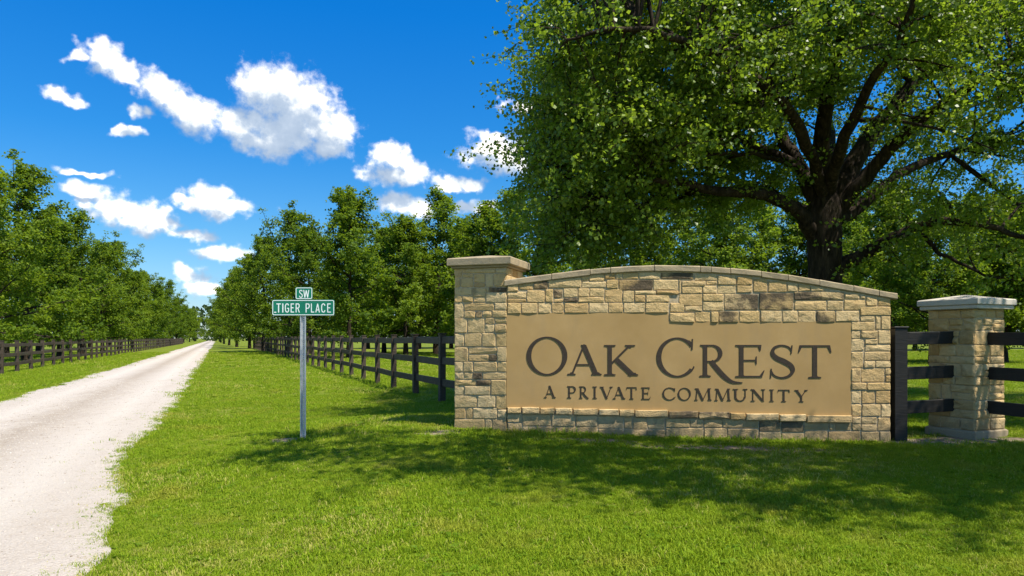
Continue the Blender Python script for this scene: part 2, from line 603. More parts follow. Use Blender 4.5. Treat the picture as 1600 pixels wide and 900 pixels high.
m, N = material('galvanised_steel')
g2 = N.noise(objco(N), 25.0, 4.0)
finish(N, pbr(N, N.ramp(g2, [(0.3, (0.42, 0.43, 0.44)), (0.7, (0.60, 0.61, 0.62))]), 0.45, None, 0.5, 0.55))
M['steel'] = m
m, N = material('sign_green')
g2 = N.noise(objco(N), 9.0, 4.0)
finish(N, pbr(N, N.ramp(g2, [(0.3, (0.004, 0.150, 0.085)), (0.7, (0.006, 0.185, 0.105))]), 0.4, None, 0.4))
M['green'] = m
m, N = material('sign_white')
g2 = N.noise(objco(N), 40.0, 4.0)
finish(N, pbr(N, N.ramp(g2, [(0.3, (0.74, 0.80, 0.76)), (0.7, (0.85, 0.88, 0.86))]), 0.4, None, 0.4))
M['white'] = m

# ------------------------------------------------------------------ ground and road
def axis(a, lo, hi, n, mid):
    t = np.linspace(-1, 1, n)
    s = np.sinh(t * a) / math.sinh(a)
    return np.where(s < 0, mid + s * (mid - lo), mid + s * (hi - mid))


gx = axis(5.6, -1600, 1600, 190, 1.0)
gy = axis(5.6, -1600, 2200, 190, 9.0)
GX, GY = np.meshgrid(gx, gy)
GZ = zground(GX, GY)
far = sstep(330, 900, np.hypot(GX, GY))
GZ = GZ + 0.0 * far
idx = np.arange(190 * 190).reshape(190, 190)
gf = np.stack([idx[:-1, :-1], idx[:-1, 1:], idx[1:, 1:], idx[1:, :-1]], -1).reshape(-1, 4)
ground = link('ground', new_mesh('ground', np.stack([GX, GY, GZ], -1).reshape(-1, 3), gf, True), M['lawn'])
tag(ground, 'mown green lawn spreading on both sides of the gravel road', None, None, 'structure')

rng = np.random.default_rng(5)


def smooth_noise(n, corr, amp, rg):
    v = rg.normal(size=n + 8 * corr)
    k = np.hanning(2 * corr + 1)
    v = np.convolve(v, k / np.sqrt((k ** 2).sum()), 'same')
    return v[4 * corr:4 * corr + n] * amp


ry = np.concatenate([np.arange(-14, 30, 0.12), np.arange(30, 110, 0.6), np.arange(110, 420, 5)])
nr = len(ry)
el = smooth_noise(nr, 3, 0.04, rng) + smooth_noise(nr, 14, 0.06, rng)
er = smooth_noise(nr, 3, 0.04, rng) + smooth_noise(nr, 14, 0.05, rng)
LEFT_E, RIGHT_E = -5.1, -1.0
sec = [(-0.35, -0.05), (0.0, 0.012), (0.12, 0.03), (0.27, 0.028), (0.5, 0.055), (0.73, 0.028), (0.88, 0.03), (1.0, 0.012), (1.35, -0.05)]
rv = []
for i, y in enumerate(ry):
    a, b = LEFT_E + el[i], RIGHT_E + er[i]
    for t, dz in sec:
        if t < 0:
            L = a + t
        elif t > 1:
            L = b + (t - 1)
        else:
            L = a + t * (b - a)
        x = VPX * y + L
        rv.append((x, y, float(zground(VPX * y - 2, y)) + dz))
ns = len(sec)
ri = np.arange(nr * ns).reshape(nr, ns)
rf = np.stack([ri[:-1, :-1], ri[:-1, 1:], ri[1:, 1:], ri[1:, :-1]], -1).reshape(-1, 4)
road = link('gravel_road', new_mesh('gravel_road', np.array(rv), rf, True), M['gravel'])
tag(road, 'pale crushed limestone road running straight to the distance', None, None, 'structure')


def road_edge(y, which):
    return np.interp(y, ry, (LEFT_E + el) if which == 'l' else (RIGHT_E + er))


# ------------------------------------------------------------------ scattered grass and pebbles (uncountable)
def scatter(name, pts, rot, scale, pick, sources, mat):
    me = bpy.data.meshes.new(name)
    me.vertices.add(len(pts))
    me.vertices.foreach_set('co', np.asarray(pts, np.float32).ravel())
    a = me.attributes.new('rot', 'FLOAT_VECTOR', 'POINT')
    a.data.foreach_set('vector', np.asarray(rot, np.float32).ravel())
    a = me.attributes.new('scl', 'FLOAT', 'POINT')
    a.data.foreach_set('value', np.asarray(scale, np.float32))
    a = me.attributes.new('pick', 'INT', 'POINT')
    a.data.foreach_set('value', np.asarray(pick, np.int32))
    o = link(name, me, mat)
    col = bpy.data.collections.new(name + '_sources')
    for s in sources:
        so = bpy.data.objects.new(name + '_piece', s)
        s.materials.append(mat)
        col.objects.link(so)
    g = bpy.data.node_groups.new(name + '_scatter', 'GeometryNodeTree')
    g.interface.new_socket('Geometry', in_out='INPUT', socket_type='NodeSocketGeometry')
    g.interface.new_socket('Geometry', in_out='OUTPUT', socket_type='NodeSocketGeometry')
    gi, go = g.nodes.new('NodeGroupInput'), g.nodes.new('NodeGroupOutput')
    ci = g.nodes.new('GeometryNodeCollectionInfo')
    ci.inputs['Collection'].default_value = col
    ci.inputs['Separate Children'].default_value = True
    ci.inputs['Reset Children'].default_value = True
    ip = g.nodes.new('GeometryNodeInstanceOnPoints')
    ip.inputs['Pick Instance'].default_value = True

    def named(nm, typ):
        nd = g.nodes.new('GeometryNodeInputNamedAttribute')
        nd.data_type = typ
        nd.inputs['Name'].default_value = nm
        return nd.outputs['Attribute']
    lk = g.links.new
    lk(gi.outputs[0], ip.inputs['Points'])
    lk(ci.outputs[0], ip.inputs['Instance'])
    lk(named('pick', 'INT'), ip.inputs['Instance Index'])
    lk(named('rot', 'FLOAT_VECTOR'), ip.inputs['Rotation'])
    lk(named('scl', 'FLOAT'), ip.inputs['Scale'])
    lk(ip.outputs[0], go.inputs[0])
    md = o.modifiers.new('scatter', 'NODES')
    md.node_group = g
    return o


def tuft(seed, n, rad, h0, h1, wid):
    rg = np.random.default_rng(seed)
    V, Fc, var = [], [], []
    for i in range(n):
        r = rad * math.sqrt(rg.random())
        a = rg.random() * 6.283
        p = np.array((r * math.cos(a), r * math.sin(a), -0.008))
        h = rg.uniform(h0, h1)
        w = wid * rg.uniform(0.7, 1.3)
        d = rg.random() * 6.283
        lean = rg.uniform(0.15, 0.95) * h
        dv = np.array((math.cos(d), math.sin(d), 0))
        sv = np.array((-math.sin(d + rg.normal() * 0.5), math.cos(d), 0)) * w
        b = len(V)
        m1 = p + dv * lean * 0.35 + np.array((0, 0, h * 0.62))
        tp = p + dv * lean * 1.1 + np.array((0, 0, h * rg.uniform(0.75, 1.0)))
        V += [p - sv, p + sv, m1 + sv * 0.8, m1 - sv * 0.8, tp]
        Fc += [(b, b + 1, b + 2, b + 3), (b + 3, b + 2, b + 4)]
        var += [rg.random()] * 5
    me = new_mesh('grass_tuft', V, Fc)
    at_ = me.attributes.new('var', 'FLOAT', 'POINT')
    at_.data.foreach_set('value', np.array(var, np.float32))
    return me


def field(n, d0, d1, rg, pad=80):
    """points on the ground inside the widened view, even per area"""
    d = np.sqrt(rg.uniform(d0 ** 2, d1 ** 2, n))
    px = rg.uniform(-pad, 1600 + pad, n)
    return (px - 800) / F * d, d


BARE = [(-3.05, 9.35, 0.22, 0.14), (-0.95, 9.05, 0.3, 0.15), (2.9, 8.5, 1.2, 0.22), (1.0, 8.75, 0.5, 0.12), (5.9, 9.1, 0.9, 0.3), (7.2, 9.2, 0.6, 0.2)]


def keep_grass(x, y, rg):
    L = x - VPX * y
    el_ = road_edge(y, 'l')
    er_ = road_edge(y, 'r')
    edge = rg.normal(size=len(x)) * 0.09 + np.where(rg.random(len(x)) < 0.25, rg.exponential(0.16, len(x)), 0) * np.where(L > -3, -1, 1)
    ok = (L > er_ - 0.03 + edge) | (L < el_ + 0.03 + edge)
    # a few tufts creep into the gravel
    stray = (rg.random(len(x)) < 0.006) & ((L > er_ - 0.7) | (L < el_ + 0.7))
    ok |= stray
    for bx, by, rx, ryy in BARE:
        q = ((x - bx) / rx) ** 2 + ((y - by) / ryy) ** 2
        ok &= ~((q < 1.6) & (rg.random(len(x)) < 0.9 - 0.35 * q))
    # inside the wall and pillar
    ok &= ~((x > -0.78) & (x < 5.15) & (y > 9.2) & (y < 9.75))
    ok &= ~((x > 5.98) & (x < 6.85) & (y > 9.2) & (y < 10.1))
    return ok


rg = np.random.default_rng(11)
P, S = [], []
for (n, d0, d1, s0, s1) in ((42000, 3.4, 9.0, 0.75, 1.25), (46000, 9.0, 17.0, 0.9, 1.5), (40000, 17.0, 34.0, 1.3, 2.3), (30000, 34, 70, 2.0, 3.6)):
    x, y = field(n, d0, d1, rg)
    k = keep_grass(x, y, rg)
    x, y = x[k], y[k]
    L = x - VPX * y
    z = zground(x, y)
    s = rg.uniform(s0, s1, len(x))
    patch = 0.85 + 0.25 * np.sin(x * 1.7 + 0.6 * y) * np.sin(y * 1.3 - 0.4 * x)
    s *= np.clip(patch, 0.6, 1.2)
    # longer at the road edge, the wall foot and under the fence line
    s *= 1 + 0.35 * np.exp(-((L - 4.9) / 0.25) ** 2) + 0.5 * ((y > 8.95) & (y < 9.2) & (x > -0.8) & (x < 5.2) & (rg.random(len(x)) < 0.35))
    P.append(np.stack([x, y, z], -1))
    S.append(s)
P = np.concatenate(P)
S = np.concatenate(S)
ROT = np.stack([rg.normal(size=len(P)) * 0.12, rg.normal(size=len(P)) * 0.12, rg.uniform(0, 6.28, len(P))], -1)
def weed(seed, n, rad, col_var):
    """low rosette of broad leaves"""
    rg = np.random.default_rng(seed)
    V, Fc, var = [], [], []
    for i in range(n):
        a = 6.283 * i / n + rg.normal() * 0.3
        l = rad * rg.uniform(0.6, 1.1)
        u = np.array((math.cos(a), math.sin(a), 0))
        v = np.array((-math.sin(a), math.cos(a), 0)) * l * 0.26
        up = np.array((0, 0, 1.0))
        b = len(V)
        V += [u * 0.005, u * l * 0.45 + v + up * 0.022, u * l + up * 0.014, u * l * 0.45 - v + up * 0.022]
        Fc += [(b, b + 3, b + 2, b + 1)]
        var += [col_var + rg.normal() * 0.05] * 4
    me = new_mesh('weed', V, Fc)
    me.attributes.new('var', 'FLOAT', 'POINT').data.foreach_set('value', np.array(var, np.float32))
    return me


def recolour(me, v):
    me.attributes['var'].data.foreach_set('value', np.full(len(me.vertices), v, np.float32))
    return me


tufts = [tuft(100 + i, 26, 0.075, 0.022, 0.05, 0.0028) for i in range(4)] + [tuft(200 + i, 16, 0.06, 0.035, 0.08, 0.0028) for i in range(2)]
tufts += [recolour(tuft(300, 20, 0.08, 0.02, 0.05, 0.0026), 1.45), weed(1, 9, 0.07, -0.25), weed(2, 7, 0.05, -0.1)]
pick = rg.choice(9, len(P), p=(0.205, 0.205, 0.205, 0.205, 0.055, 0.055, 0.035, 0.02, 0.015))
dryness = np.sin(P[:, 0] * 0.9 + 1.3 * np.sin(P[:, 1] * 0.6)) * np.sin(P[:, 1] * 1.1 + 0.7 * np.sin(P[:, 0] * 1.4)) + rg.normal(size=len(P)) * 0.35
pick = np.where((dryness > 0.75) & (rg.random(len(P)) < 0.45), 6, pick)
grass = scatter('grass', P, ROT, S, pick, tufts, M['grass'])
tag(grass, 'short bright green lawn grass with a few dry blades', None, None, 'stuff')


def pebble_mesh(seed):
    rg = np.random.default_rng(seed)
    t = (1 + 5 ** 0.5) / 2
    v = np.array([(-1, t, 0), (1, t, 0), (-1, -t, 0), (1, -t, 0), (0, -1, t), (0, 1, t), (0, -1, -t), (0, 1, -t), (t, 0, -1), (t, 0, 1), (-t, 0, -1), (-t, 0, 1)], float)
    v /= np.linalg.norm(v[0])
    f = np.array([(0, 11, 5), (0, 5, 1), (0, 1, 7), (0, 7, 10), (0, 10, 11), (1, 5, 9), (5, 11, 4), (11, 10, 2), (10, 7, 6), (7, 1, 8), (3, 9, 4), (3, 4, 2), (3, 2, 6), (3, 6, 8), (3, 8, 9), (4, 9, 5), (2, 4, 11), (6, 2, 10), (8, 6, 7), (9, 8, 1)])
    v = v * rg.uniform(0.7, 1.2, (12, 1)) * np.array((1.0, rg.uniform(0.6, 0.95), rg.uniform(0.4, 0.7)))
    return new_mesh('pebble', v * 0.01, f)


n = 52000
yy = np.sqrt(rg.uniform(3.0 ** 2, 24.0 ** 2, n))
yy = np.where(rg.random(n) < 0.5, yy, 3.0 + rg.gamma(2.0, 5.0, n)).clip(3.0, 60)
tt = rg.random(n)
a, b = road_edge(yy, 'l') - 0.25, road_edge(yy, 'r') + 0.25
tt = np.where(rg.random(n) < 0.3, np.clip(rg.normal(0.5, 0.12, n), 0, 1), tt)
tt = np.where(rg.random(n) < 0.12, rg.choice((0.05, 0.95), n) + rg.normal(size=n) * 0.02, tt)
LL = a + tt * (b - a)
xx = VPX * yy + LL
ins = np.clip((LL - a - 0.25) / (b - a - 0.5), 0, 1)
zz = zground(VPX * yy - 2, yy) + np.interp(ins, [q[0] for q in sec], [q[1] for q in sec]) - 0.001
zz = np.where((tt < 0.05) | (tt > 0.95), 0.012, zz)
sc_ = rg.lognormal(-0.45, 0.42, n).clip(0.3, 2.4)
ok = (np.abs(xx / yy) < 0.85) & (LL < road_edge(yy, 'r') - 0.02) & (LL > road_edge(yy, 'l') + 0.02)
ROT = np.stack([rg.normal(size=n) * 0.3, rg.normal(size=n) * 0.3, rg.uniform(0, 6.28, n)], -1)
peb = scatter('gravel', np.stack([xx, yy, zz], -1)[ok], ROT[ok], sc_[ok], rg.integers(0, 4, n)[ok], [pebble_mesh(i) for i in range(4)], M['pebble'])
tag(peb, 'loose pale limestone chips lying on the road', None, None, 'stuff')

# ------------------------------------------------------------------ stone sign wall
def plane_hit(px, py, p0, nrm):
    """where the sight line of a measured photo point meets a vertical plane of the wall"""
    d = np.array(((px - 800.0) / F, 1.0, (HZ - py) / F))
    o = np.array((0, 0, EYE))
    t = np.dot(np.array(p0) - o, nrm) / np.dot(d, nrm)
    return o + d * t


srng = random.Random(3)


def stone_mesh(c4, nrm, proud, depth=0.06, gap=0.0026, bev=0.006, rough=0.0045):
    """rock-faced block: c4 = bl, br, tr, tl on the face plane; about 40 triangles"""
    c = [np.array(p, float) for p in c4]
    nrm = np.array(nrm, float)
    cen = sum(c) / 4
    e1 = c[1] - c[0]
    e2 = c[3] - c[0]
    l1, l2 = np.linalg.norm(e1), np.linalg.norm(e2)
    e1, e2 = e1 / l1, e2 / l2
    bev = min(bev, 0.22 * min(l1, l2))
    gap = min(gap, 0.15 * min(l1, l2))
    c = [c[0] + (e1 + e2) * gap, c[1] + (-e1 + e2) * gap, c[2] - (e1 + e2) * gap, c[3] + (e1 - e2) * gap]

    def J(a):
        return srng.uniform(-a, a)
    ring = []
    for i in range(4):
        p, q = c[i], c[(i + 1) % 4]
        dirc = (cen - p)
        dirc /= np.linalg.norm(dirc) + 1e-9
        ring.append(p + dirc * srng.uniform(0.0, 0.008) + e1 * J(0.002) + e2 * J(0.002))
        ring.append((p + q) / 2 + e1 * J(0.004) + e2 * J(0.003))
    V = []
    for p in ring:
        V.append(p - nrm * depth)
    for p in ring:
        V.append(p + nrm * (proud - bev + J(0.003)))
    for p in ring:
        d = cen - p
        ins = np.sign(np.dot(d, e1)) * min(abs(np.dot(d, e1)), bev) * e1 + np.sign(np.dot(d, e2)) * min(abs(np.dot(d, e2)), bev) * e2
        V.append(p + ins * srng.uniform(0.8, 1.5) + nrm * (proud + J(rough)))
    V.append(cen + e1 * J(0.15 * l1) + e2 * J(0.15 * l2) + nrm * (proud + abs(J(rough * 1.6))))
    Fc = []
    for r in range(2):
        for k in range(8):
            k2 = (k + 1) % 8
            Fc.append((r * 8 + k, r * 8 + k2, r * 8 + 8 + k2, r * 8 + 8 + k))
    for k in range(8):
        Fc.append((16 + k, 16 + (k + 1) % 8, 24))
    return V, Fc


def add_stone(root, c4, nrm, proud=0.0, mat='stone', **kw):
    V, Fc = stone_mesh(c4, nrm, proud, **kw)
    V = [v - np.array(root.location) for v in V]
    return link('stone', new_mesh('stone', V, Fc), M[mat], root)


WD = 9.2                                   # distance of the wall face
PIER_ROT = R(18)
PF = np.array(((791.5 - 800) / F * WD, WD, 0.0))             # front right corner of the end pier
p_left = np.array((-math.cos(PIER_ROT), math.sin(PIER_ROT), 0))
p_back = np.array((math.sin(PIER_ROT), math.cos(PIER_ROT), 0))
PW = 0.76
pier_n = -p_back
wall_n = np.array((0, -1.0, 0))

wall = empty('stone_sign_wall', (2.2, WD + 0.25, 0.12))
tag(wall, 'long tan stone entrance wall with arched top, end pier and lettered panel', 'wall')

Z1 = lambda x, y: (690 + x / 3.0, 390 + y / 3.0)      # readings taken off two enlargements of the photo
Z2 = lambda x, y: (1040 + x / 3.0, 390 + y / 3.0)

PIER = [(60, 92, 95, 131), (97, 92, 252, 111), (254, 92, 304, 109), (97, 113, 149, 131), (150, 113, 204, 154), (206, 113, 242, 174), (244, 111, 304, 174),
        (60, 133, 88, 177), (89, 133, 148, 177), (150, 156, 204, 177), (60, 179, 143, 213), (60, 215, 95, 247), (97, 215, 147, 247), (145, 179, 207, 220),
        (149, 222, 205, 247), (207, 203, 304, 247), (209, 176, 219, 201), (220, 176, 304, 201, 'd'), (60, 249, 102, 321), (104, 249, 246, 286), (248, 249, 304, 283),
        (104, 288, 157, 321), (159, 288, 190, 319, 'd'), (192, 288, 235, 319), (237, 285, 304, 318), (60, 323, 118, 391), (121, 322, 201, 391), (203, 350, 246, 389),
        (203, 320, 248, 348), (250, 320, 304, 348), (248, 350, 304, 389), (60, 393, 105, 455), (107, 393, 187, 455), (189, 391, 252, 455), (254, 391, 304, 455),
        (60, 458, 123, 524), (125, 458, 258, 490), (125, 492, 220, 524), (222, 492, 258, 524, 'd'), (260, 458, 304, 524), (60, 526, 100, 574), (102, 526, 147, 574),
        (149, 526, 260, 573), (262, 526, 304, 573), (60, 576, 103, 608), (105, 576, 145, 608), (147, 576, 189, 609, 'd'), (191, 575, 304, 609), (60, 610, 160, 638),
        (162, 611, 229, 638, 'd'), (60, 640, 104, 682), (106, 640, 228, 682), (231, 611, 304, 682), (60, 684, 165, 740), (168, 684, 252, 740), (254, 684, 304, 748),
        (60, 742, 112, 793), (114, 742, 145, 793), (147, 742, 260, 793), (262, 750, 304, 790), (58, 795, 202, 860), (204, 795, 235, 860), (237, 793, 304, 860)]
WALL1 = [(308, 162, 360, 196), (362, 152, 430, 188), (432, 140, 498, 184, 'd'), (500, 130, 656, 180), (658, 150, 770, 179), (658, 116, 690, 148), (692, 112, 762, 148), (764, 108, 815, 139), (817, 106, 848, 139),
         (850, 105, 924, 139), (926, 105, 1025, 139), (772, 141, 828, 182), (830, 141, 990, 191, 'd'), (992, 141, 1110, 190),
         (308, 198, 397, 228), (308, 230, 397, 248), (399, 190, 484, 248), (486, 186, 523, 248), (525, 186, 568, 228, 'd'), (525, 230, 570, 248), (570, 182, 638, 224), (572, 226, 638, 248, 'd'),
         (640, 181, 692, 222), (694, 181, 762, 222), (640, 224, 762, 248), (764, 184, 848, 247), (850, 193, 903, 247), (905, 193, 1005, 212), (905, 214, 956, 247), (958, 214, 1068, 247), (1007, 192, 1112, 212),
         (308, 250, 372, 300), (374, 250, 450, 300), (452, 250, 513, 299), (515, 250, 573, 299), (575, 250, 688, 298), (690, 249, 781, 297), (783, 249, 850, 296), (852, 249, 953, 296), (955, 249, 1064, 296),
         (307, 738, 373, 767, 'l'), (376, 738, 458, 769, 'l'), (461, 740, 529, 771, 'l'), (532, 742, 612, 773, 'l'), (615, 745, 732, 775, 'l'), (735, 747, 830, 777, 'l'), (832, 749, 902, 781, 'l'), (904, 751, 1060, 785, 'l'),
         (307, 769, 376, 810), (379, 771, 513, 827), (516, 774, 626, 828), (629, 777, 730, 830), (733, 780, 852, 838), (854, 784, 895, 840), (898, 785, 964, 842), (967, 787, 1046, 842),
         (307, 812, 376, 880), (379, 829, 440, 880), (442, 829, 532, 880), (535, 831, 730, 885), (733, 840, 850, 885), (854, 842, 960, 885), (962, 844, 1048, 885)]
WALL2 = [(-23, 107, 133, 139, 'd'), (62, 141, 73, 206), (137, 114, 243, 145), (245, 122, 330, 165), (333, 126, 408, 165), (411, 136, 478, 199), (481, 147, 568, 199), (570, 158, 620, 196), (623, 165, 678, 194), (680, 172, 742, 195),
         (75, 147, 188, 172), (190, 147, 243, 166), (75, 174, 172, 206), (174, 168, 240, 206), (242, 167, 330, 206), (333, 167, 408, 202), (64, 209, 172, 264), (20, 249, 88, 294), (90, 266, 172, 290), (174, 208, 272, 243),
         (174, 245, 272, 287), (275, 208, 437, 284, 'd'), (440, 203, 600, 283, 'd'), (602, 198, 838, 237, 'd'), (840, 206, 910, 232), (912, 216, 938, 232), (604, 239, 755, 284), (757, 239, 833, 284), (836, 234, 938, 284), (940, 222, 993, 265),
         (995, 230, 1056, 265), (17, 296, 136, 341), (138, 292, 210, 341), (212, 290, 248, 341), (250, 289, 343, 341, 'd'), (345, 287, 442, 341), (444, 286, 546, 341), (548, 286, 619, 341), (621, 287, 705, 341), (707, 287, 796, 341, 'd'),
         (798, 287, 909, 337), (912, 267, 1056, 309), (912, 311, 982, 337), (984, 311, 1009, 376), (1011, 311, 1056, 376), (870, 339, 982, 378), (870, 380, 914, 418), (916, 380, 994, 416), (997, 378, 1056, 443), (870, 420, 932, 475),
         (934, 418, 995, 444), (934, 446, 1056, 476), (870, 478, 928, 555), (930, 478, 1056, 520), (930, 522, 982, 555), (984, 522, 1056, 553), (870, 557, 915, 622), (917, 557, 1028, 622), (1030, 556, 1056, 588), (1030, 590, 1056, 622),
         (870, 624, 942, 658), (944, 624, 1056, 660), (870, 661, 917, 722), (919, 661, 983, 722), (985, 662, 1056, 722), (872, 725, 919, 782), (921, 725, 1009, 782), (1011, 725, 1056, 785), (874, 784, 915, 816), (917, 784, 993, 818), (995, 787, 1056, 850),
         (874, 818, 915, 849), (917, 820, 993, 850), (916, 852, 1001, 930), (1003, 852, 1056, 930),
         (12, 756, 150, 789, 'dl'), (153, 760, 297, 793, 'dl'), (300, 764, 372, 796, 'l'), (375, 767, 527, 800, 'l'), (530, 772, 655, 805, 'l'), (657, 776, 871, 810, 'l'),
         (-1, 791, 114, 833), (116, 793, 177, 833), (179, 796, 266, 835), (268, 798, 436, 836), (438, 803, 540, 853, 'd'), (543, 806, 649, 857, 'd'), (652, 809, 765, 845), (767, 812, 793, 847), (795, 813, 871, 849),  # the two neighbouring dark blocks carry dappled shade in their colour
         (0, 836, 178, 910), (180, 837, 288, 910), (290, 839, 434, 910), (438, 856, 538, 915), (541, 860, 649, 915), (652, 847, 760, 920), (762, 852, 913, 925)]

for r_ in PIER:
    t = r_[4] if len(r_) > 4 else ''
    c4 = [plane_hit(*Z1(x, y), PF, pier_n) for x, y in ((r_[0], r_[3]), (r_[2], r_[3]), (r_[2], r_[1]), (r_[0], r_[1]))]
    add_stone(wall, c4, pier_n, srng.uniform(-0.004, 0.006), 'stone_dark' if 'd' in t else 'stone')

CAP_LINE = [(786, 438), (860, 428), (923, 420.5), (980, 416), (1040, 414), (1110, 416.5), (1180, 422.3), (1230, 429), (1280, 437), (1333, 446), (1373, 453.5), (1402, 458.5)]
cap_y = lambda x: float(np.interp(x, [c[0] for c in CAP_LINE], [c[1] for c in CAP_LINE]))
for zz_, lst in ((Z1, WALL1), (Z2, WALL2)):
    for r_ in lst:
        t = r_[4] if len(r_) > 4 else ''
        lo = cap_y  # stones under the coping are cut to the arch
        q = []
        for x, y in ((r_[0], r_[3]), (r_[2], r_[3]), (r_[2], r_[1]), (r_[0], r_[1])):
            px, py = zz_(x, y)
            py = max(py, cap_y(px) + 9.4)
            q.append(plane_hit(px, py, (0, WD, 0), wall_n))
        pr = srng.uniform(-0.004, 0.008) + (0.035 if 'l' in t else 0.0)
        add_stone(wall, q, wall_n, pr, 'stone_dark' if 'd' in t else 'stone', depth=0.06 + (0.035 if 'l' in t else 0))

# stones on the two return faces of the pier
zt = plane_hit(750, 419, PF, pier_n)[2]


def return_face(root, o0, du, nrm, width, z0, z1, rows, rnd, flip=False):
    zs = [z0]
    while zs[-1] < z1 - 0.08:
        zs.append(min(z1, zs[-1] + rnd.choice(rows)))
    if z1 - zs[-1] > 0:
        zs[-1] = z1
    for i in range(len(zs) - 1):
        cuts = [0.0]
        while cuts[-1] < width - 0.12:
            cuts.append(min(width, cuts[-1] + rnd.uniform(0.15, 0.36)))
        cuts[-1] = width
        for a_, b_ in zip(cuts[:-1], cuts[1:]):
            if b_ - a_ < 0.04:
                continue
            P0, P1 = o0 + du * a_, o0 + du * b_
            c4 = [np.array((P0[0], P0[1], zs[i])), np.array((P1[0], P1[1], zs[i])), np.array((P1[0], P1[1], zs[i + 1])), np.array((P0[0], P0[1], zs[i + 1]))]
            add_stone(root, c4, nrm, rnd.uniform(-0.004, 0.006), 'stone' if rnd.random() > 0.06 else 'stone_dark')


PFz = PF.copy()
PL = PF + p_left * PW
prnd = random.Random(8)
return_face(wall, PL + p_back * PW, -p_back, p_left, PW, 0.05, zt, (0.12, 0.16, 0.2), prnd)
return_face(wall, PF + p_back * 0.02, p_back, -p_left, PW - 0.02, 1.95, zt, (0.12, 0.16), prnd)

# hidden mortar bodies behind the stones
mb = MB()
cc = PF + p_left * PW / 2 + p_back * (PW / 2 + 0.0) + np.array((0, 0, (zt + -0.1) / 2))
mb.box(cc, p_left * (PW / 2 - 0.010), p_back * (PW / 2 - 0.010), (0, 0, (zt + 0.1) / 2))
o = link('pier_core', mb.mesh('pier_core'), M['mortar'], wall)
local(wall, o)
pts = [(793, 445)] + [(x, y + 6) for x, y in CAP_LINE[1:-1]] + [(1391, 462.5)]
top = [plane_hit(x, y, (0, WD, 0), wall_n) for x, y in pts]
n_ = len(top)
V, Fc = [], []
for p in top:
    for yy_, z in ((WD + 0.011, p[2]), (WD + 0.011, -0.12), (WD + 0.5, -0.12), (WD + 0.5, p[2])):
        V.append((p[0], yy_, z))
for i in range(n_ - 1):
    for k in range(4):
        k2 = (k + 1) % 4
        Fc.append((i * 4 + k, i * 4 + k2, i * 4 + 4 + k2, i * 4 + 4 + k))
Fc += [(3, 2, 1, 0), tuple((n_ - 1) * 4 + k for k in range(4))]
o = link('wall_core', new_mesh('wall_core', V, Fc), M['mortar'], wall)
local(wall, o)

# arched coping, stone by stone
CJ = [788, 862, 922, 954, 1022, 1094, 1111, 1141, 1189, 1231, 1280, 1333, 1373, 1402]
for a_, b_ in zip(CJ[:-1], CJ[1:]):
    xs = [a_ + 0.5, (a_ + b_) / 2, b_ - 0.5]
    V, Fc = [], []
    jy = srng.uniform(-0.012, 0.012)
    th = srng.uniform(9.0, 10.2)
    rings = []
    for x in xs:
        pt = plane_hit(x, cap_y(x), (0, WD, 0), wall_n)
        pb = plane_hit(x, cap_y(x) + th, (0, WD, 0), wall_n)
        y0, y1 = WD - 0.024 + jy * 0.4, WD + 0.585
        bv = 0.012
        rings.append([(pb[0], y0 + bv, pb[2]), (pb[0], y0, pb[2] + bv), (pt[0], y0 + srng.uniform(-.004, .004), pt[2] - bv), (pt[0], y0 + bv * 1.5, pt[2] + srng.uniform(-.003, .003)), (pt[0], y1, pt[2]), (pb[0], y1, pb[2])])
    for r_ in rings:
        V += r_
    for i in range(2):
        for k in range(6):
            k2 = (k + 1) % 6
            Fc.append((i * 6 + k2, i * 6 + k, i * 6 + 6 + k, i * 6 + 6 + k2))
    Fc += [tuple(range(6)), tuple(range(17, 11, -1))]
    V = [np.array(v) - np.array(wall.location) for v in V]
    link('coping_stone', new_mesh('coping_stone', V, Fc), M['coping'], wall)


def pier_cap(root, name, cen, ax, ay, half, z0, layers, mat):
    """stacked square slab with a low pyramid on top; layers = (overhang, thickness)"""
    z = z0
    for i, (oh, th) in enumerate(layers):
        mb = MB()
        h = half + oh
        if i < len(layers) - 1:
            mb.box(cen + np.array((0, 0, z + th / 2)), ax * h, ay * h, (0, 0, th / 2 - 0.001), 0.008)
        else:
            rise = 0.07
            rings = [(h - 0.008, z), (h, z + 0.008), (h, z + th - 0.012), (h - 0.014, z + th), (h * 0.5, z + th + rise * 0.5), (0.03, z + th + rise)]
            vs = []
            for hh, zz in rings:
                for sx, sy in ((-1, -1), (1, -1), (1, 1), (-1, 1)):
                    p = cen + ax * hh * sx + ay * hh * sy
                    vs.append((p[0], p[1], zz + srng.uniform(-0.002, 0.002)))
            fs = [(3, 2, 1, 0), (20, 21, 22, 23)]
            for r_ in range(5):
                for k in range(4):
                    k2 = (k + 1) % 4
                    fs.append((r_ * 4 + k, r_ * 4 + k2, r_ * 4 + 4 + k2, r_ * 4 + 4 + k))
            mb.add(vs, fs)
        o = link(name, mb.mesh(name), mat, root)
        local(root, o)
        z += th


cenp = PF + p_left * PW / 2 + p_back * PW / 2
pier_cap(wall, 'pier_cap', cenp, -p_left, p_back, PW / 2, zt + 0.002, [(0.035, 0.035), (0.08, 0.105)], M['coping'])

# lettered panel, stepped at its top edge
def P2(px, py, y):
    p = plane_hit(px, py, (0, y, 0), wall_n)
    return (p[0], p[2])


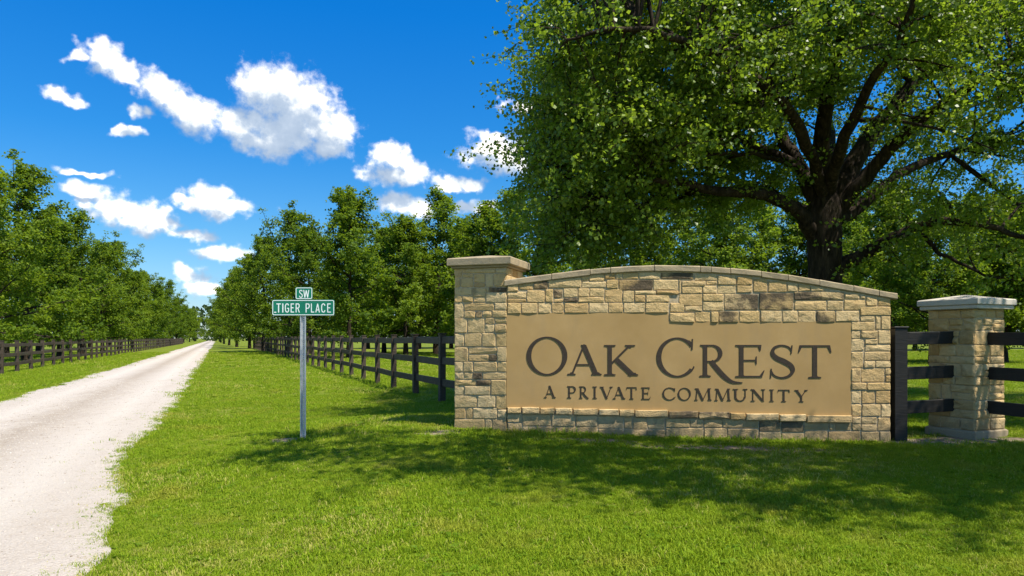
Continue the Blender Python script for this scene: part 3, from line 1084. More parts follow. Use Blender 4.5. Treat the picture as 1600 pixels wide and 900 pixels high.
PY = WD + 0.006
outl = [(791.5, 637), (1330, 650.5), (1330, 502), (1044.5, 502), (1044.5, 488), (791.5, 489)]
o2 = [P2(x, y, PY) for x, y in outl]
V = [(x, PY, z) for x, z in o2] + [(x, PY + 0.06, z) for x, z in o2]
k = len(o2)
Fc = [tuple(range(k)), tuple(range(2 * k - 1, k - 1, -1))] + [(i, i + k, (i + 1) % k + k, (i + 1) % k) for i in range(k)]
panel = link('inscription_panel', new_mesh('inscription_panel', [np.array(v) - np.array(wall.location) for v in V], Fc), M['panel'], wall)

# ---- serif lettering built from overlapping strokes, merged into one outline per letter
def rect(x0, y0, x1, y1):
    return [(x0, y0), (x1, y0), (x1, y1), (x0, y1)]


def diag(x0, y0, x1, y1, w):
    return [(x0 - w / 2, y0), (x0 + w / 2, y0), (x1 + w / 2, y1), (x1 - w / 2, y1)]


def serif(xc, y, h, s=1, w=0.12):
    """bracketed serif at foot (s=1) or head (s=-1)"""
    t = 0.034
    return [[(xc - h, y), (xc + h, y), (xc + h, y + s * t), (xc + w / 2 + 0.02, y + s * (t + 0.015)), (xc + w / 2, y + s * 0.085), (xc - w / 2, y + s * 0.085), (xc - w / 2 - 0.02, y + s * (t + 0.015)), (xc - h, y + s * t)]]


def arc(cx, cy_, rx, ry, thick, thin, a0, a1, n=40, tilt=0.0):
    """pen stroke round an ellipse, heavy at the sides and light at top and foot"""
    out = []
    prev = None
    for i in range(n + 1):
        a_ = R(a0 + (a1 - a0) * i / n)
        w_ = thin + (thick - thin) * abs(math.cos(a_ + tilt)) ** 1.4
        po = (cx + rx * math.cos(a_), cy_ + ry * math.sin(a_))
        pi_ = (cx + (rx - w_) * math.cos(a_), cy_ + (ry - w_) * math.sin(a_))
        if prev:
            out.append([prev[0], po, pi_, prev[1]])
        prev = (po, pi_)
    return out


def stroke(pts, wid, n=8):
    pts = [np.array(p, float) for p in pts]
    path, ws = [], []
    for i in range(len(pts) - 1):
        p0, p1, p2, p3 = pts[max(i - 1, 0)], pts[i], pts[i + 1], pts[min(i + 2, len(pts) - 1)]
        for k in range(n):
            t = k / n
            path.append(0.5 * ((2 * p1) + (-p0 + p2) * t + (2 * p0 - 5 * p1 + 4 * p2 - p3) * t * t + (-p0 + 3 * p1 - 3 * p2 + p3) * t ** 3))
            ws.append(wid[i] + (wid[i + 1] - wid[i]) * t)
    path.append(pts[-1])
    ws.append(wid[-1])
    out, prev = [], None
    for i, p in enumerate(path):
        t = path[min(i + 1, len(path) - 1)] - path[max(i - 1, 0)]
        t /= np.linalg.norm(t) + 1e-9
        nn = np.array((-t[1], t[0])) * ws[i] / 2
        cur = (tuple(p + nn), tuple(p - nn))
        if prev:
            out.append([prev[0], prev[1], cur[1], cur[0]])
        prev = cur
    return out


SW_, TH = 0.125, 0.042
G = {}
G['O'] = (1.06, arc(0.53, 0.5, 0.53, 0.525, 0.125, 0.036, 0, 360, 64))
G['A'] = (1.0, [diag(0.13, 0.0, 0.49, 0.99, 0.062), diag(0.475, 1.0, 0.85, 0.0, 0.15), [(0.45, 0.93), (0.55, 0.93), (0.50, 1.02), (0.475, 1.02)], rect(0.24, 0.315, 0.74, 0.36)] + serif(0.12, 0, 0.12, 1, 0.062) + serif(0.86, 0, 0.15, 1, 0.15))
G['K'] = (1.0, [rect(0.12, 0, 0.245, 1), stroke([(0.24, 0.40), (0.76, 0.97)], [0.055, 0.055], 1)[0], stroke([(0.37, 0.53), (0.86, 0.02)], [0.15, 0.15], 1)[0]] + serif(0.1825, 0, 0.17) + serif(0.1825, 1, 0.17, -1) + serif(0.79, 1, 0.15, -1, 0.07) + serif(0.88, 0, 0.15, 1, 0.15))
G['C'] = (0.95, arc(0.53, 0.5, 0.53, 0.525, 0.125, 0.036, 40, 318, 52) + [[(0.885, 0.70), (0.925, 0.70), (0.935, 0.985), (0.905, 0.985)], [(0.80, 0.93), (0.93, 0.80), (0.93, 0.86), (0.83, 0.955)]] + stroke([(0.86, 0.13), (0.935, 0.20), (0.955, 0.26)], [0.04, 0.04, 0.03], 3))
G['R'] = (0.95, [rect(0.12, 0, 0.245, 1), rect(0.2, 0.958, 0.42, 1.0), rect(0.2, 0.455, 0.42, 0.497)] + arc(0.40, 0.7275, 0.31, 0.2725, 0.125, 0.042, -90, 90, 24) + serif(0.1825, 0, 0.17) + serif(0.1825, 1, 0.15, -1))
R_TAIL = stroke([(0.36, 0.49), (0.56, 0.24), (0.78, 0.0), (1.02, -0.16), (1.32, -0.185)], [0.13, 0.145, 0.14, 0.085, 0.02], 8)
R_LEG = stroke([(0.36, 0.49), (0.60, 0.22), (0.84, 0.03), (0.98, 0.01)], [0.12, 0.14, 0.12, 0.03], 6)
G['E'] = (0.86, [rect(0.12, 0, 0.245, 1), rect(0.2, 0.958, 0.75, 1.0), rect(0.2, 0.50, 0.62, 0.542), rect(0.2, 0, 0.78, 0.044), [(0.71, 0.82), (0.735, 0.82), (0.755, 1.0), (0.66, 0.96)], [(0.60, 0.40), (0.622, 0.40), (0.622, 0.645), (0.60, 0.645), (0.57, 0.52)], [(0.70, 0.04), (0.775, 0.0), (0.845, 0.21), (0.82, 0.21)]] + serif(0.1825, 0, 0.17) + serif(0.1825, 1, 0.17, -1))
G['S'] = (0.74, stroke([(0.63, 0.83), (0.54, 0.95), (0.36, 1.0), (0.18, 0.93), (0.12, 0.77), (0.22, 0.62), (0.42, 0.51), (0.60, 0.38), (0.66, 0.22), (0.56, 0.06), (0.36, 0.0), (0.17, 0.07), (0.08, 0.23)],
                       [0.036, 0.04, 0.044, 0.075, 0.105, 0.135, 0.15, 0.135, 0.105, 0.07, 0.044, 0.04, 0.036], 6) + [[(0.60, 0.74), (0.63, 0.74), (0.655, 1.0), (0.625, 1.0)], [(0.055, -0.01), (0.085, -0.01), (0.105, 0.28), (0.075, 0.28)]])
G['T'] = (0.92, [rect(0.3975, 0, 0.5225, 1), rect(0.06, 0.955, 0.86, 1.0), [(0.01, 0.78), (0.04, 0.78), (0.12, 0.96), (0.05, 1.0)], [(0.91, 0.78), (0.88, 0.78), (0.80, 0.96), (0.87, 1.0)]] + serif(0.46, 0, 0.17))
G['P'] = (0.78, [rect(0.12, 0, 0.245, 1), rect(0.2, 0.958, 0.42, 1.0), rect(0.2, 0.43, 0.42, 0.472)] + arc(0.40, 0.715, 0.32, 0.285, 0.125, 0.042, -90, 90, 24) + serif(0.1825, 0, 0.17) + serif(0.1825, 1, 0.15, -1))
G['I'] = (0.37, [rect(0.12, 0, 0.245, 1)] + serif(0.1825, 0, 0.17) + serif(0.1825, 1, 0.17, -1))
G['V'] = (1.0, [diag(0.13, 1.0, 0.52, 0.0, 0.15), diag(0.52, 0.0, 0.87, 1.0, 0.062)] + serif(0.13, 1, 0.15, -1, 0.15) + serif(0.88, 1, 0.12, -1, 0.062))
G['M'] = (1.26, [diag(0.13, 0, 0.20, 1, 0.062), diag(0.22, 1.0, 0.62, 0.0, 0.15), diag(0.62, 0.0, 1.03, 1.0, 0.062), diag(1.06, 1.0, 1.12, 0.0, 0.13)] + serif(0.13, 0, 0.12, 1, 0.062) + serif(1.12, 0, 0.15, 1, 0.13) + serif(0.16, 1, 0.11, -1, 0.06) + serif(1.10, 1, 0.11, -1, 0.1))
G['U'] = (1.0, [rect(0.13, 0.32, 0.25, 1), rect(0.79, 0.32, 0.845, 1)] + arc(0.4875, 0.34, 0.3575, 0.36, 0.12, 0.05, 180, 360, 28, 0.0) + serif(0.19, 1, 0.17, -1) + serif(0.817, 1, 0.15, -1, 0.06))
G['N'] = (1.06, [rect(0.13, 0, 0.185, 1), diag(0.16, 1.0, 0.88, 0.0, 0.15), rect(0.855, 0, 0.91, 1)] + serif(0.157, 0, 0.14, 1, 0.06) + serif(0.13, 1, 0.12, -1, 0.06) + serif(0.882, 1, 0.14, -1, 0.06))
G['Y'] = (0.96, [rect(0.42, 0, 0.545, 0.5), diag(0.12, 1.0, 0.47, 0.45, 0.15), diag(0.50, 0.45, 0.84, 1.0, 0.062)] + serif(0.4825, 0, 0.17) + serif(0.13, 1, 0.15, -1, 0.15) + serif(0.85, 1, 0.12, -1, 0.062))


def fuse(polys):
    co, fa = [], []
    for p in polys:
        a_ = sum(p[i][0] * p[(i + 1) % len(p)][1] - p[(i + 1) % len(p)][0] * p[i][1] for i in range(len(p)))
        if abs(a_) < 1e-7:
            continue
        if a_ < 0:
            p = p[::-1]
        b = len(co)
        co += [Vector(q) for q in p]
        fa.append(list(range(b, b + len(p))))
    v, e, f, ov, oe, of = delaunay_2d_cdt(co, [], fa, 0, 1e-5)
    keep = [tuple(fc) for fc, src in zip(f, of) if len(src)]
    return [(q.x, q.y) for q in v], keep


def plate(pts2, faces, place, depth, thick):
    """flat outline to a thin plate; place(x, y, d) gives the 3D point"""
    used = sorted({i for f in faces for i in f})
    mp = {u: i for i, u in enumerate(used)}
    n = len(used)
    V = [place(*pts2[u], depth) for u in used] + [place(*pts2[u], depth - thick) for u in used]
    edges = {}
    for f in faces:
        for i in range(len(f)):
            edges.setdefault(tuple(sorted((f[i], f[(i + 1) % len(f)]))), []).append((f[i], f[(i + 1) % len(f)]))
    Fc = [tuple(mp[i] for i in f) for f in faces]
    for k_, lst in edges.items():
        if len(lst) == 1:
            a_, b_ = lst[0]
            Fc.append((mp[b_], mp[a_], mp[a_] + n, mp[b_] + n))
    return V, Fc


def letter(ch, px0, px1, ytop, ybase, extra=None):
    adv, polys = G[ch]
    polys = polys + (extra or [])
    xs = [q[0] for p in G[ch][1] for q in p]
    x0, x1 = min(xs), max(xs)
    if ch == 'R':
        x1 = 0.95
    pts2, fc = fuse(polys)

    def place(x, y, d):
        px = px0 + (x - x0) / (x1 - x0) * (px1 - px0)
        py = ybase + (ytop - ybase) * y
        p = plane_hit(px, py, (0, PY, 0), wall_n)
        return np.array((p[0], PY - d, p[2])) - np.array(wall.location)
    V, Fc = plate(pts2, fc, place, 0.007, 0.012)
    o = link('letter', new_mesh('letter', V, Fc), M['letter'], panel)
    return o


bl = lambda px: 586.0 + (px - 940) * 4.7 / 330.0
for ch, a_, b_, cap in (('O', 822.7, 886.5, 57.5), ('A', 886.7, 940, 47), ('K', 944, 997, 47.5), ('C', 1025.7, 1085, 59), ('R', 1093, 1141, 50), ('E', 1149, 1194.5, 50.5), ('S', 1203, 1242, 50.5), ('T', 1247, 1299, 51.5)):
    yb = bl((a_ + b_) / 2)
    letter(ch, a_, b_, yb - cap, yb, R_TAIL if ch == 'R' else None)
bl2 = lambda px: 621.2 + (px - 858) * 6.6 / 395.0
sub = [('A', 850, 868.5), ('P', 886, 900), ('R', 905, 919.5), ('I', 926, 932.7), ('V', 937.5, 957.5), ('A', 957.5, 977), ('T', 978.5, 995), ('E', 1002, 1016.5),
       ('C', 1035, 1055.5), ('O', 1059, 1079.5), ('M', 1085, 1112), ('M', 1116.5, 1142), ('U', 1145, 1168), ('N', 1173, 1195.5), ('I', 1202.3, 1209), ('T', 1215, 1234), ('Y', 1241.5, 1262)]
for ch, a_, b_ in sub:
    yb = bl2((a_ + b_) / 2)
    letter(ch, a_, b_, yb - 18.6, yb, R_LEG if ch == 'R' else None)

# ------------------------------------------------------------------ free-standing pillar
TH_ = R(66)
PS = 0.65
PFc = np.array(((1523 - 800) / F * WD, WD, 0.0))
q_l = np.array((-math.cos(TH_), math.sin(TH_), 0))
q_r = np.array((math.sin(TH_), math.cos(TH_), 0))
cen = PFc + (q_l + q_r) * PS / 2
pil = empty('stone_pillar', (cen[0], cen[1], 0.15))
tag(pil, 'free-standing square tan stone pillar with a pale stepped cap between black rails', 'pillar')
zb, ztop = 0.24, EYE + (HZ - 482.5) / F * WD
prn = random.Random(21)
ROWS = [0.155, 0.115, 0.13, 0.20, 0.12, 0.17, 0.10, 0.16, 0.185, 0.17, 0.12]
for (o0, du, nrm) in ((PFc + q_l * PS, -q_l, -q_r), (PFc, q_r, -q_l), (PFc + q_r * PS, q_l, q_r), (PFc + (q_l + q_r) * PS, -q_r, q_l)):
    z = zb
    sc__ = (ztop - zb) / sum(ROWS)
    for h in ROWS:
        h = h * sc__
        cuts = [0.0]
        while cuts[-1] < PS - 0.14:
            cuts.append(min(PS, cuts[-1] + prn.uniform(0.13, 0.36)))
        cuts[-1] = PS
        for a_, b_ in zip(cuts[:-1], cuts[1:]):
            P0, P1 = o0 + du * a_, o0 + du * b_
            parts = [(z, z + h)]
            if h > 0.17 and prn.random() < 0.4:
                m_ = z + h * prn.uniform(0.4, 0.6)
                parts = [(z, m_), (m_, z + h)]
            for za, zc in parts:
                c4 = [np.array((P0[0], P0[1], za)), np.array((P1[0], P1[1], za)), np.array((P1[0], P1[1], zc)), np.array((P0[0], P0[1], zc))]
                add_stone(pil, c4, nrm, prn.uniform(-0.006, 0.012), 'stone', rough=0.009, bev=0.012)
        z += h
mb = MB()
mb.box(cen + np.array((0, 0, (ztop + zb) / 2)), q_l * (PS / 2 - 0.013), q_r * (PS / 2 - 0.013), (0, 0, (ztop - zb) / 2 - 0.002))
local(pil, link('pillar_core', mb.mesh('pillar_core'), M['mortar'], pil))
mb = MB()
mb.box(cen + np.array((0, 0, 0.09)), q_l * (PS / 2 + 0.03), q_r * (PS / 2 + 0.03), (0, 0, 0.15), 0.02)
local(pil, link('plinth', mb.mesh('plinth'), M['coping'], pil))
pier_cap(pil, 'cap', cen, -q_l, q_r, PS / 2, ztop + 0.002, [(0.075, 0.055), (0.10, 0.085)], M['cap_pale'])

# ------------------------------------------------------------------ board fences
def post_mesh(w, h, d=None):
    mb = MB()
    d = d or w
    mb.box((0, 0, h / 2 - 0.1), (w / 2, 0, 0), (0, d / 2, 0), (0, 0, h / 2 + 0.1), 0.008)
    mb.box((0, 0, h + 0.0115), (w / 2 + 0.012, 0, 0), (0, d / 2 + 0.012, 0), (0, 0, 0.011), 0.004)
    return mb.mesh('post')


def rail_between(root, a_, b_, h, th, mat, sag=0.0):
    a_, b_ = np.array(a_, float), np.array(b_, float)
    u = b_ - a_
    ln = np.linalg.norm(u)
    u /= ln
    n_ = np.array((-u[1], u[0], 0))
    n_ /= np.linalg.norm(n_)
    mb = MB()
    mb.box((a_ + b_) / 2, u * ln / 2, n_ * th / 2, np.array((0, 0, h / 2)), 0.006)
    o = link('rail', mb.mesh('rail'), mat, root)
    return local(root, o)


def road_fence(name, label, L, ys, post_h, w, mat, rails, rail_h, rnd, zoff=0.0):
    p0 = (VPX * ys[0] + L, ys[0])
    root = empty(name, (p0[0], p0[1], float(zground(*p0))))
    tag(root, label, 'fence')
    ang = math.atan2(1.0, VPX) - math.pi / 2
    pm = post_mesh(w, post_h)
    prev = None
    for y in ys:
        x = VPX * y + L + rnd.uniform(-0.015, 0.015)
        z = float(zground(x, y)) + zoff + rnd.uniform(-0.012, 0.012)
        o = link('post', pm, mat, root)
        o.location = (x - root.location[0], y - root.location[1], z - root.location[2])
        o.rotation_euler = (R(rnd.uniform(-0.7, 0.7)), R(rnd.uniform(-0.7, 0.7)), ang + R(rnd.uniform(-2, 2)))
        if prev:
            u = np.array((x - prev[0], y - prev[1], 0.0))
            u /= np.linalg.norm(u)
            for rz in rails:
                e0, e1 = rnd.uniform(-0.018, 0.018), rnd.uniform(-0.018, 0.018)
                A_ = np.array((prev[0], prev[1], prev[2] + rz + e0)) + u * (w / 2 - 0.004)
                B_ = np.array((x, y, z + rz + e1)) - u * (w / 2 - 0.004)
                rail_between(root, A_, B_, rail_h, 0.04, mat)
        prev = (x, y, z)
    return root


frnd = random.Random(17)
SY = 2.02
road_fence('board_fence', 'dark brown three-rail board fence running from the stone wall along the right verge', 4.9, [SY * (k_ + 7.38) for k_ in range(-2, 40)], 1.50, 0.13, M['fence'], (1.36, 0.90, 0.44), 0.155, frnd, -0.02)
road_fence('board_fence', 'dark brown three-rail board fence below the trees left of the road', -8.9, [2.23 * (k_ + 9.6) for k_ in range(0, 70)], 1.36, 0.14, M['fence'], (1.18, 0.77, 0.36), 0.15, frnd, 0.02)

zg = lambda x, y: float(zground(x, y))
px_ = (1403 - 800) / F * 9.27
fs = empty('board_fence', (px_, 9.27, zg(px_, 9.27)))
tag(fs, 'short black fence bay joining the stone wall to the pillar', 'fence')
pm = post_mesh(0.165, EYE + (HZ - 513) / F * 9.27 - zg(px_, 9.27))
o = link('post', pm, M['fence_black'], fs)
M1 = PFc + q_l * PS * 0.47
M2 = PFc + q_r * PS * 0.47
zr = [EYE + (HZ - y) / F * 9.25 for y in (529, 583.5, 637)]
for z in zr:
    rail_between(fs, (px_ + 0.08, 9.27, z), (M1[0] + 0.012, M1[1] + 0.005, z + 0.015), 0.172, 0.045, M['fence_black'])
dv = -q_l
E_ = M2 + dv * 2.3
fr = empty('board_fence', (E_[0], E_[1], zg(E_[0], E_[1])))
tag(fr, 'black fence rails leaving the far side of the stone pillar towards the viewer', 'fence')
pm = post_mesh(0.165, 1.58)
o = link('post', pm, M['fence_black'], fr)
o.rotation_euler = (0, 0, math.atan2(dv[1], dv[0]))
for z in zr:
    rail_between(fr, (M2[0] - dv[0] * 0.01, M2[1] - dv[1] * 0.01, z), (E_[0] - dv[0] * 0.08, E_[1] - dv[1] * 0.08, z - 0.03), 0.172, 0.045, M['fence_black'])

# ------------------------------------------------------------------ street name sign
SD = 9.35
sx_ = (473.5 - 800) / F * SD
ss = empty('street_sign', (sx_, SD, zg(sx_, SD)))
tag(ss, 'green street name sign on a thin galvanised post in the lawn', 'street sign')
pxm = SD / F
ztp = EYE + (HZ - 455) / F * SD
zgl = zg(sx_, SD)
mb = MB()
hh = (ztp - (zgl - 0.25)) / 2
zc = (ztp + zgl - 0.25) / 2
# U-channel: two flanges, two webs and a perforated face
for s in (-1, 1):
    mb.box((sx_ + s * 0.034, SD + 0.0, zc), (0.006, 0, 0), (0, 0.002, 0), (0, 0, hh))
    mb.box((sx_ + s * 0.0265, SD + 0.012, zc), (0.0018, 0, 0), (0, 0.014, 0), (0, 0, hh - 0.001))
    mb.box((sx_ + s * 0.0165, SD + 0.027, zc), (0.0105, 0, 0), (0, 0.002, 0), (0, 0, hh - 0.002))
zh = zgl
while zh < ztp:
    mb.box((sx_, SD + 0.027, zh), (0.0061, 0, 0), (0, 0.0018, 0), (0, 0, 0.009))
    zh += 0.0255
local(ss, link('post', mb.mesh('post'), M['steel'], ss))


def rounded(x0, z0, x1, z1, r, n=6):
    out = []
    for cx, cz, a0 in ((x1 - r, z1 - r, 0), (x0 + r, z1 - r, 90), (x0 + r, z0 + r, 180), (x1 - r, z0 + r, 270)):
        for i in range(n + 1):
            a_ = R(a0 + 90 * i / n)
            out.append((cx + r * math.cos(a_), cz + r * math.sin(a_)))
    return out


# narrow highway-style capitals as single-weight strokes
HW = {'S': (0.5, [[(0.42, 0.80), (0.36, 0.93), (0.22, 0.955), (0.09, 0.90), (0.06, 0.75), (0.14, 0.60), (0.33, 0.46), (0.43, 0.32), (0.42, 0.14), (0.31, 0.045), (0.17, 0.05), (0.07, 0.12), (0.045, 0.24)]]),
      'W': (0.74, [[(0.05, 1), (0.19, 0.0)], [(0.19, 0.0), (0.37, 0.95)], [(0.37, 0.95), (0.55, 0.0)], [(0.55, 0.0), (0.69, 1)]]),
      'T': (0.46, [[(0.0, 0.95), (0.46, 0.95)], [(0.23, 0.0), (0.23, 0.95)]]),
      'I': (0.14, [[(0.07, 0), (0.07, 1)]]),
      'G': (0.5, [[(0.44, 0.78), (0.36, 0.92), (0.24, 0.955), (0.11, 0.88), (0.055, 0.68), (0.05, 0.5), (0.06, 0.3), (0.12, 0.12), (0.25, 0.045), (0.37, 0.08), (0.44, 0.2), (0.445, 0.46)], [(0.26, 0.46), (0.49, 0.46)]]),
      'E': (0.43, [[(0.06, 0), (0.06, 1)], [(0.03, 0.95), (0.42, 0.95)], [(0.03, 0.52), (0.36, 0.52)], [(0.03, 0.05), (0.43, 0.05)]]),
      'R': (0.5, [[(0.06, 0), (0.06, 1)], [(0.05, 0.95), (0.28, 0.95), (0.41, 0.89), (0.445, 0.72), (0.40, 0.55), (0.27, 0.49), (0.05, 0.49)], [(0.27, 0.5), (0.46, 0.0)]]),
      'P': (0.47, [[(0.06, 0), (0.06, 1)], [(0.05, 0.95), (0.28, 0.95), (0.40, 0.89), (0.435, 0.71), (0.39, 0.53), (0.27, 0.47), (0.05, 0.47)]]),
      'L': (0.41, [[(0.06, 0), (0.06, 1)], [(0.03, 0.05), (0.41, 0.05)]]),
      'A': (0.54, [[(0.05, 0), (0.27, 0.98)], [(0.49, 0), (0.27, 0.98)], [(0.13, 0.28), (0.41, 0.28)]]),
      'C': (0.5, [[(0.44, 0.76), (0.36, 0.92), (0.24, 0.955), (0.11, 0.88), (0.055, 0.68), (0.05, 0.5), (0.06, 0.3), (0.12, 0.12), (0.25, 0.045), (0.37, 0.08), (0.45, 0.25)]]),
      '_': (0.2, [[(0.0, 0.03), (0.2, 0.03)]])}


def sign_letter(ch, px0, px1, yt, yb, parent, yface, back=False):
    adv, lines = HW[ch]
    polys = []
    for ln in lines:
        polys += stroke(ln, [0.105] * len(ln), 4 if len(ln) > 2 else 1)
    pts2, fc = fuse(polys)

    def place(x, y, d):
        px = px0 + x / adv * (px1 - px0)
        py = yb + (yt - yb) * y
        return np.array(((px - 800) / F * SD, yface - d, EYE + (HZ - py) / F * SD)) - np.array(ss.location)
    V, Fc = plate(pts2, fc, place, 0.0022, 0.002)
    if back:
        cx = sx_ - ss.location[0]
        V = [np.array((2 * cx - v[0], 2 * (SD - 0.006 - ss.location[1]) - v[1], v[2])) for v in V]
    return link('letter', new_mesh('letter', V, Fc), M['white'], parent)


def blade(x0, y0, x1, y1, texts):
    X0, X1 = (x0 - 800) / F * SD, (x1 - 800) / F * SD
    Z0, Z1_ = EYE + (HZ - y1) / F * SD, EYE + (HZ - y0) / F * SD
    yb_ = SD - 0.006

    def slab(o_, ya, yc):
        n = len(o_)
        V = [(x, ya, z) for x, z in o_] + [(x, yc, z) for x, z in o_]
        return [np.array(v) - np.array(ss.location) for v in V], [tuple(range(n - 1, -1, -1)), tuple(range(n, 2 * n))] + [(i, (i + 1) % n, (i + 1) % n + n, i + n) for i in range(n)]
    V, Fc = slab(rounded(X0, Z0, X1, Z1_, 0.025), yb_ - 0.002, yb_ + 0.002)
    b = link('blade', new_mesh('blade', V, Fc), M['green'], ss)
    for sgn in (1, -1):
        o1 = rounded(X0 + 0.006, Z0 + 0.006, X1 - 0.006, Z1_ - 0.006, 0.021)
        o2_ = rounded(X0 + 0.015, Z0 + 0.015, X1 - 0.015, Z1_ - 0.015, 0.013)
        n = len(o1)
        yy_ = yb_ - sgn * 0.0036
        yb2 = yb_ - sgn * 0.0018
        V = [(x, yy_, z) for x, z in o1] + [(x, yy_, z) for x, z in o2_] + [(x, yb2, z) for x, z in o1] + [(x, yb2, z) for x, z in o2_]
        Fc = []
        for i in range(n):
            j = (i + 1) % n
            Fc += [(i, j, n + j, n + i), (i, 2 * n + i, 2 * n + j, j), (n + i, n + j, 3 * n + j, 3 * n + i)]
        link('border', new_mesh('border', [np.array(v) - np.array(ss.location) for v in V], Fc), M['white'], b)
    for (ch, a_, c_, yt, yb) in texts:
        sign_letter(ch, a_, c_, yt, yb, b, yb_ - 0.0018)
    return b


zx = lambda x: 400 + x / 9.0
zy = lambda y: 440 + y / 9.0
tx = [('_', 258, 288), ('T', 290, 352), ('I', 370, 390), ('G', 410, 468), ('E', 490, 538), ('R', 560, 616), ('P', 700, 755), ('L', 775, 820), ('A', 838, 900), ('C', 920, 978), ('E', 1003, 1055)]
blade(zx(228), zy(255), zx(1106), zy(478), [(c, zx(a_), zx(b_), zy(308), zy(435)) for c, a_, b_ in tx])
b2 = blade(zx(556), zy(78), zx(798), zy(250), [('S', zx(610), zx(660), zy(118), zy(226)), ('W', zx(668), zx(750), zy(118), zy(226))])
# ------------------------------------------------------------------ trees
def leaf_mesh(name, pos, size, rg, up=0.6, out=None, var=None, mat=None, wide=0.36, quads=2):
    n = len(pos)
    nr_ = rg.normal(size=(n, 3)) * 0.75
    nr_[:, 2] += up
    if out is not None:
        nr_ += out * 0.45
    nr_ /= np.linalg.norm(nr_, axis=1, keepdims=True) + 1e-9
    a_ = rg.normal(size=(n, 3))
    a_[:, 2] -= 0.35
    a_ -= nr_ * (a_ * nr_).sum(1, keepdims=True)
    a_ /= np.linalg.norm(a_, axis=1, keepdims=True) + 1e-9
    b_ = np.cross(nr_, a_)
    s = size[:, None]
    fold = 0.10
    c = lambda x, y, h: pos + a_ * s * (y - 0.4) + b_ * s * x + nr_ * s * h
    if quads == 2:
        vs = [c(0, 0, 0), c(-wide * 0.8, 0.33, fold), c(-wide * 0.72, 0.68, fold * 0.8), c(0, 1.0, -0.08), c(wide * 0.72, 0.68, fold * 0.8), c(wide * 0.8, 0.33, fold)]
        k = 6
        fa = np.array([(0, 3, 2, 1), (0, 5, 4, 3)])
    else:
        vs = [c(0, 0, 0), c(-wide, 0.5, fold), c(0, 1.0, -0.05), c(wide, 0.5, fold)]
        k = 4
        fa = np.array([(0, 3, 2, 1)])
    V = np.stack(vs, 1).reshape(-1, 3)
    Fq = (np.arange(n)[:, None, None] * k + fa[None]).reshape(-1, 4)
    me = new_mesh(name, V, Fq)
    if var is None:
        var = rg.random(n)
    at_ = me.attributes.new('var', 'FLOAT', 'POINT')
    at_.data.foreach_set('value', np.repeat(np.clip(var, 0, 1), k).astype(np.float32))
    if mat:
        me.materials.append(mat)
    return me


